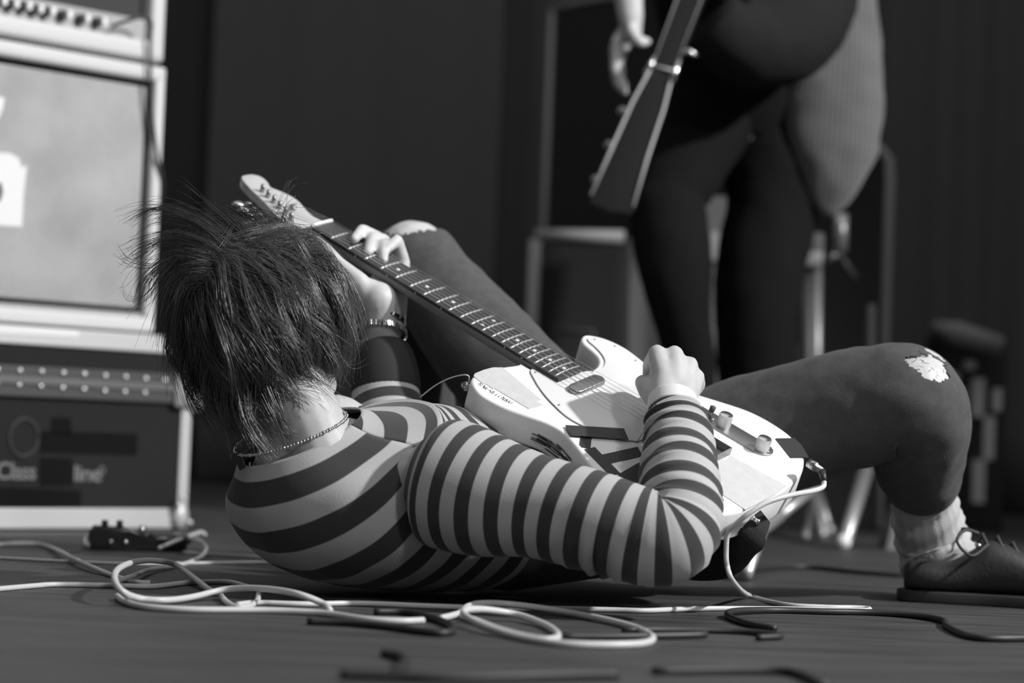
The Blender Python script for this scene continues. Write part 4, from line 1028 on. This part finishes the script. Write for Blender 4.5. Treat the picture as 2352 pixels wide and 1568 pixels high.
shR = Q(1800, -220, .15); elR = Q(1880, 30, .0); wrR = Q(1650, -40, -.24); A.cap(shR, elR, .055, .045); A.cap(elR, wrR, .04, .03)
# fretting hand with separate fingers
A.cap(wrL, Q(1448, 40, -.34), .030, .026); A.cap(Q(1448, 30, -.34), Q(1452, 80, -.33), .026, .020)
def ch2(pts, rs):
    for i in range(len(pts) - 1): A.cap(pts[i], pts[i + 1], rs[i], rs[i + 1], 10)
ch2([Q(1446, 40, -.33), Q(1452, 75, -.36), Q(1470, 98, -.37), Q(1486, 96, -.36)], [.016, .013, .011, .010])
for dy, dx in ((0, 0), (26, 4), (52, 10), (74, 16)):
    ch2([Q(1440, 60 + dy * .4, -.32), Q(1416 - dx * .2, 92 + dy * .9, -.33), Q(1408 + dx * .6, 118 + dy, -.31), Q(1428 + dx * .5, 138 + dy, -.29)], [.014, .0115, .0105, .009])
for k in range(4): A.cap(wrR, wrR + V((-.075 - .008 * k, -.03, .07 - .02 * k)), .020, .010)
A.cap(wrR, wrR + V((-.05, -.04, .09)), .02, .011)
p2 = voxel(A, 'person', M_skin, .006, 4, base=(pel.x, pel.y, 0))
tag(p2, 'person standing in dark jeans and a grey knitted jacket, guitar pointed down', 'person')
J = MB()
lA = [Q5(1640, 250, .110, .05), Q5(1585, 330, .105), Q5(1540, 440, .086, -.05), Q5(1536, 490, .082, -.07), Q5(1549, 610, .079, -.10), Q5(1564, 720, .062, -.10), Q5(1585, 830, .053, -.07), Q5(1590, 1000, .050, -.04), Q5(1592, 1150, .050, -.02)]
loft(J, path_rings(lA, 8, V((0, -1, 0))), 40, True, False, wob=jw)
lB = [Q5(1760, 250, .125, .12), Q5(1775, 360, .118, .10), Q5(1772, 480, .100, .08), Q5(1748, 610, .098, .06), Q5(1735, 720, .090, .06), Q5(1735, 850, .085, .10), Q5(1738, 1000, .075, .18), Q5(1740, 1150, .068, .24)]
loft(J, path_rings(lB, 8, V((0, -1, 0))), 40, True, False, wob=jw)
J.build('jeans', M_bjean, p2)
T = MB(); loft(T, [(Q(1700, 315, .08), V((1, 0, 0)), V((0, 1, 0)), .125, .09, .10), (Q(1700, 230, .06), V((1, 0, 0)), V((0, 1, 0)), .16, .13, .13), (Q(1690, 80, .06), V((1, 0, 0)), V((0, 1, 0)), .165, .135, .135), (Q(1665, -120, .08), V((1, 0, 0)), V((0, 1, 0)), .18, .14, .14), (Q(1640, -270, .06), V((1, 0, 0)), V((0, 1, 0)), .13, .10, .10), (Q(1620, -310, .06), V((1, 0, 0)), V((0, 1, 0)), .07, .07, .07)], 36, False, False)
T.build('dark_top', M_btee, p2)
# sleeve bunched at the elbow, over the jacket's hanging tail
SL = MB(); loft(SL, path_rings([Q5(1850, -230, .11, .10), Q5(1850, -100, .115, -.02), Q5(1838, 0, .118, -.12), Q5(1800, 72, .108, -.20), Q5(1730, 92, .095, -.26), Q5(1670, 70, .080, -.30), Q5(1640, 40, .06, -.31)], 8, V((0, -1, 0))), 40, True, True, wob=jw)
SL.build('rolled_sleeve', mat('charcoal_cloth', .018, .95, spec=.1, bump=.5, bscale=30), p2)
SL = MB(); loft(SL, path_rings([Q5(1560, -250, .09, -.06), Q5(1440, -220, .075, -.22), Q5(1385, -175, .07, -.31), Q5(1415, -90, .055, -.34)], 6, V((0, -1, 0))), 32, True, True, wob=jw)
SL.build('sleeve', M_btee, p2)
rows = [(-200, 1700, 1985), (-120, 1725, 2000), (-40, 1740, 2015), (40, 1745, 2020), (120, 1742, 2026), (185, 1738, 2026), (230, 1770, 2028), (290, 1790, 2024), (340, 1806, 2014), (390, 1825, 1992), (430, 1842, 1968), (460, 1856, 1948), (482, 1872, 1930), (495, 1890, 1912)]
K = MB(); rg = []
for py, x0, x1 in rows:
    c = Q((x0 + x1) / 2, py, .02); a = (x1 - x0) / 2 / FPX * (D2); rg.append((*c, a, min(.10, a * .75)))
P = crom(rg, 5)
def kw(t, an, L, p): return .012 * noise.noise(V((p.x * 7, p.y * 7, p.z * 4))) + .006 * noise.noise(p * 19)
loft(K, [(V(p[:3]), V((1, 0, 0)), V((0, 1, 0)), p[3], p[4], p[4]) for p in P], 48, False, True, wob=kw)
kn = K.build('knitted_jacket', M_knit, p2); kn['label'] = 'grey ribbed knit jacket tail hanging down'
for a_ in (aA, aB):
    mb = MB(); h = V((a_.x + .05, a_.y + .03, 0)); fd = V((-.86, -.5, 0)).normalized(); fs_ = V((fd.y, -fd.x, 0))
    P = crom([(*(h + fd * t + UP * (z / 2 + .006)), w, z / 2) for t, w, z in ((0, .03, .08), (.05, .04, .10), (.12, .042, .10), (.19, .047, .065), (.26, .04, .05), (.285, .02, .035))], 3)
    loft(mb, [(V(p[:3]), fs_, UP, p[3], p[4], p[4]) for p in P], 24, True, True, expo=2.4); mb.build('shoe', M_shoe, p2)
mb = MB(); mb.ball(hdc + V((.02, .02, .03)), (.09, .105, .115), 20, 12); mb.build('hair', M_hair, p2)
nt = M_knit.node_tree; bs = nt.nodes['Principled BSDF']; tc = nt.nodes.new('ShaderNodeTexCoord'); w = nt.nodes.new('ShaderNodeTexWave'); w.bands_direction = 'X'
w.inputs['Scale'].default_value = 28; w.inputs['Distortion'].default_value = 1.2; w.inputs['Detail Scale'].default_value = .6; nt.links.new(tc.outputs['Object'], w.inputs['Vector'])
r_ = nt.nodes.new('ShaderNodeMapRange'); r_.inputs['To Min'].default_value = .085; r_.inputs['To Max'].default_value = .16; nt.links.new(w.outputs['Fac'], r_.inputs['Value']); nt.links.new(r_.outputs['Result'], bs.inputs['Base Color'])
# his dark guitar, headstock pointing to the floor
M_dwood = mat('black_lacquer', .020, .25)
M_bind = mat('pale_binding', .42, .5)
g2 = thing('electric_guitar', 'dark guitar with pale-edged headstock hanging from the standing guitarist', 'guitar', Q(1522, 155, -.40))
nut = Q(1522, 158, -.40); tip = Q(1400, 478, -.46); ax_ = (tip - nut); HL = ax_.length; ax_.normalize()
fn = V((-.35, -.93, .05)); fn = (fn - ax_ * fn.dot(ax_)).normalized(); sd_ = fn.cross(ax_).normalized()
if sd_.x < 0: sd_ = -sd_
axg = (ax_, sd_, fn)
out = [(0, -.024), (.03, -.027), (.08, -.034), (HL * .6, -.040), (HL * .95, -.046), (HL, -.040), (HL * 1.02, 0), (HL, .040), (HL * .95, .044), (HL * .6, .036), (.08, .032), (.03, .026), (0, .024)]
hsk = MB().prism(out, -.016, 0, .002, axg, nut).build('headstock', M_dwood, g2, angle=40)
for s in (-1, 1):
    MB().tube([nut + ax_ * p[0] + sd_ * p[1] + fn * .0005 for p in (out[:5] if s < 0 else list(reversed(out[8:])))], .0032, 6).build('binding', M_bind, hsk)
    for k in range(3 if s < 0 else 0):
        q = nut + ax_ * (.10 + .075 * k) + sd_ * s * .052; MB().ball(q - fn * .012, (.010, .012, .006), 10, 6, axg).build('tuner_button', M_chromed, hsk)
MB().tube([nut - sd_ * .030 + ax_ * .018, nut - sd_ * .026, nut - sd_ * .0235 - ax_ * .020], [.005, .006, .004], 8).build('capo_arm', M_chrome, g2)
MB().tube([nut + sd_ * .027 + ax_ * .022, nut + sd_ * .027, nut + sd_ * .028 - ax_ * .030], [.006, .006, .003], 8).build('capo_arm', M_chrome, g2)
MB().tube([nut - sd_ * .024 + fn * .004, nut + sd_ * .024 + fn * .004], .0025, 8).build('nut', M_bind, g2)
nkd = nut - ax_ * .47
MB().prism([(0, -.0225), (-.47, -.028), (-.47, .028), (0, .0225)], -.024, 0, .003, axg, nut).build('neck', M_dwood, g2, angle=40)
MB().tube([nut - sd_ * .0225 + fn * .0005, nkd - sd_ * .028 + fn * .0005], .0016, 6).build('binding', M_bind, g2)
MB().tube([nut + sd_ * .0225 + fn * .0005, nkd + sd_ * .028 + fn * .0005], .0012, 6).build('binding', M_bind, g2)
bo = crom([(-.43, .05), (-.46, .14), (-.54, .16), (-.62, .12), (-.70, .15), (-.80, .20), (-.88, .14), (-.90, 0), (-.88, -.14), (-.80, -.20), (-.70, -.15), (-.62, -.12), (-.54, -.16), (-.46, -.14), (-.43, -.05)], 4, True)
MB().prism(bo, -.06, -.012, .006, axg, nut).build('body', M_dwood, g2, angle=40)
q = Q(1583, 118, -.40); MB().tube([q + V((-.016, 0, -.004)), q, q + V((.016, 0, -.008))], [.004, .006, .004], 8).build('peg', M_chrome, g2)

# ---------------------------------------------------------------- backline behind him
M_edge = mat('pale_piping', .36, .6)
M_tape0 = mat('steel_plate', .42, .5)
M_cabb = mat('black_tolex', .024, .8, bump=.3, bscale=200)
def cab(px0, py0, px1, py1, d0, yaw, wid, dep, label, name='speaker_cabinet', badge=None, edges='lt', r=.010, rside=None):
    """cabinet whose front lower-left corner stands on the floor; yaw turns its front"""
    pt = W(px0, py0, d0); base = V((pt.x, pt.y, 0)); h = pt.z
    dx = V((math.cos(yaw), math.sin(yaw), 0)); dn = V((dx.y, -dx.x, 0)); ax3 = (dx, dn, AZV)
    t = thing(name, label, 'amplifier', base)
    MB().bbox(base + dx * wid / 2 - dn * dep / 2 + AZV * h / 2, (wid / 2, dep / 2, h / 2), .012, ax3).build('cabinet_body', M_cabb, t)
    MB().box(base + dx * wid / 2 + dn * .001 + AZV * h / 2, (wid / 2 - .03, .002, h / 2 - .03), ax3).build('grille', mat('black_grille', .022, .9), t, smooth=False)
    if 'l' in edges: MB().tube([base + dx * r * .6 + AZV * .01, base + dx * r * .6 + AZV * (h - .01)], r, 8).build('edge_piping', M_edge, t)
    if 't' in edges: MB().tube([base + dx * .01 + AZV * h, base + dx * (wid - .02) + AZV * h], r, 8).build('edge_piping', M_edge, t)
    if 'r' in edges:
        e = base + dx * wid; MB().tube([e - dx * .08 + AZV * (h - .0), e - dx * .03 + AZV * (h - .004), e - dx * .006 + AZV * (h - .03), e + AZV * (h - .08), e + AZV * .01], r, 8).build('edge_piping', M_edge, t)
    if badge:
        w_, hh, cx_, cz = badge
        o = [base + dx * (cx_ + sx * w_) + AZV * (cz + sz * hh) + dn * .004 for sx, sz in ((-1, -1), (1, -1), (1, 1), (-1, 1), (-1, -1))]
        MB().tube(o, .006, 4).build('badge_frame', mat('badge_grey', .06, .6), t)
    return t
cab(1267, 18, 0, 0, 6.55, math.radians(-50), .62, .42, 'tall black bass cabinet with pale edges behind the standing guitarist', edges='lt', r=.010)
cab(1222, 540, 0, 0, 5.45, math.radians(-14), .250, .34, 'low black cabinet with a framed badge below the tall bass cabinet', badge=(.048, .045, .115, .42), edges='lt', r=.016)
cab(1700, 322, 0, 0, 5.6, math.radians(3), .385, .34, 'black cabinet with a rounded pale edge behind the knitted jacket', edges='r', r=.013)
# pale board leaning against the low cabinet
b0 = WF(1500, 1215); b0.z = 0
bd = MB(); q = [W(1447, 560, 5.2), W(1478, 570, 5.2), W(1520, 790, 5.1), W(1530, 1180, 5.02), W(1440, 1180, 5.02)]
nrm_ = (q[2] - q[0]).cross(q[4] - q[0]).normalized(); bd.add(q + [p + nrm_ * .015 for p in q], [(0, 1, 2, 3, 4), (9, 8, 7, 6, 5)] + [(i, (i + 1) % 5, (i + 1) % 5 + 5, i + 5) for i in range(5)])
tag(bd.build('leaning_board', mat('pale_board', .40, .6), smooth=False), 'pale tapering board leaning beside the low badge cabinet', 'board')
rc = W(1590, 445, 5.35); rcr = W(1690, 445, 5.35); pc = thing('road_case', 'pale upright case seen between the standing guitarist\'s legs', 'case', V(((rc.x + rcr.x) / 2, 5.48, 0)))
MB().bbox(V(((rc.x + rcr.x) / 2, 5.48, rc.z / 2)), ((rcr.x - rc.x) / 2, .12, rc.z / 2), .008).build('case_shell', mat('pale_laminate', .16, .6), pc)
q = W(1640, 565, 5.35); MB().bbox(V((q.x, 5.356, q.z)), (.03, .006, .035), .003).build('latch_plate', M_tape0, pc)
# stand with chrome tubes
sb = WF(1870, 1225); 
cs = thing('cymbal_stand', 'chrome stand of upright tubes behind the knitted jacket', 'stand', V((sb.x, sb.y, 0)))
M_tube = mat('satin_chrome', .42, .4, metal=.6)
DS = 5.3
def tubepx(a, b, r, nm, m=M_tube, par=None): return MB().tube([W(*a), W(*b)], r, 10).build(nm, m, par)
tubepx((1876, 600, DS), (1874, 1120, DS), .013, 'upright_tube', M_tube, cs); tubepx((1856, 620, DS), (1852, 1120, DS), .016, 'upright_tube', mat('dark_steel', .10, .5, metal=.3), cs)
tubepx((1822, 620, DS), (1818, 1120, DS), .007, 'upright_tube', mat('dull_steel', .16, .5, metal=.3), cs); tubepx((1816, 822, DS - .02), (1814, 900, DS - .02), .009, 'pale_sleeve', M_band, cs)
MB().bbox(W(1862, 596, DS - .02), (.026, .02, .018), .006).build('clamp', M_tube, cs); MB().bbox(W(1878, 565, DS - .02), (.016, .015, .03), .006).build('clamp', mat('dull_clamp', .2, .5, metal=.3), cs)
tubepx((1932, 492, DS - .05), (1930, 578, DS - .05), .017, 'pale_tube', M_tube, cs); tubepx((1920, 575, DS), (1965, 640, DS), .008, 'tilter_arm', mat('black_arm', .06, .5), cs); tubepx((1895, 600, DS), (1930, 578, DS), .007, 'tilter_arm', M_tube, cs)
for q in ((1990, 1075), (1860, 1095)): pass
tp = W(1874, 1120, DS)
for (fx_, fy_, dd) in ((1888, 1226, None), (1852, 1234, None), (1905, 1218, None)):
    f_ = WF(fx_, fy_, .012); MB().tube([tp, f_], .010, 10).build('tripod_leg', M_tube, cs); MB().ball(f_, .014, 8, 6).build('rubber_foot', M_tube, cs)
# a second stand leg seen under the bent knee
k0 = WF(1938, 1248, .012); ms = thing('microphone_stand', 'pale slanting stand leg seen below the bent knee', 'stand', V((k0.x, k0.y, 0)))
k1 = W(1988, 1080, 4.9); MB().tube([k0, k1], [.015, .017], 12).build('stand_leg', M_tube, ms); MB().ball(k0 + V((0, 0, .004)), .016, 10, 8).build('rubber_foot', M_bone, ms)
MB().tube([k1, W(1995, 1050, 5.0), W(2000, 700, 5.05)], .012, 10).build('stand_pole', mat('black_pole', .03, .5), ms)
k2 = WF(1712, 1318, .012); s2 = thing('microphone_stand', 'pale stand foot behind the bottom end of the white guitar', 'stand', V((k2.x, k2.y, 0)))
MB().tube([k2, W(1745, 1215, 3.75), W(1790, 1185, 3.9)], [.012, .014, .012], 12).build('stand_leg', M_tube, s2); MB().tube([W(1790, 1185, 3.9), W(1870, 1120, 4.05)], .010, 10).build('stand_leg', M_tube, s2)
k3 = WF(2060, 1262, 0); wd_ = MB(); q0 = [(2040, 1262), (2092, 1262), (2056, 1165)]
P3 = [WF(2036, 1262), WF(2090, 1262)]; tpz = W(2060, 1150, P3[0].y); 
v_ = [P3[0], P3[1], tpz, P3[0] + V((0, .12, 0)), P3[1] + V((0, .12, 0)), tpz + V((0, .06, 0))]
tag(wd_.add(v_, [(0, 1, 2), (5, 4, 3), (0, 3, 4, 1), (1, 4, 5, 2), (2, 5, 3, 0)]).build('wedge_block', mat('grey_wedge', .14, .7), smooth=False), 'grey wedge on the floor behind the bent leg', 'wedge')
# equipment case with pale tape blocks at the right
DT = 5.9; t0 = W(2165, 760, DT); t1 = W(2320, 800, DT)
ec = thing('equipment_case', 'dark upright equipment case patched with pale tape blocks beyond the bent knee', 'case', V(((t0.x + t1.x) / 2, DT, 0)))
wdt = t1.x - t0.x
MB().bbox(V(((t0.x + t1.x) / 2, DT + .12, t0.z / 2)), (wdt / 2, .11, t0.z / 2), .01).build('case_body', mat('case_black', .026, .6), ec)
M_tapeb = mat('pale_gaffer', .72, .6)
for x0, x1, y0_, y1_ in ((2186, 2203, 855, 890), (2192, 2218, 892, 932), (2233, 2262, 868, 957), (2281, 2302, 892, 944), (2259, 2284, 956, 1055), (2233, 2261, 1055, 1155), (2216, 2242, 828, 848)):
    c = W((x0 + x1) / 2, (y0_ + y1_) / 2, DT); MB().box(V((c.x, DT + .006, c.z)), ((x1 - x0) / 2 / FPX * DT, .004, (y1_ - y0_) / 2 / FPX * DT)).build('tape_block', M_tapeb, ec, smooth=False)
MB().tube([W(2140, 745, DT - .03), W(2190, 765, DT - .03), W(2300, 795, DT - .03)], [.010, .034, .026], 10).build('draped_cloth', mat('grey_cloth', .30, .9), ec)
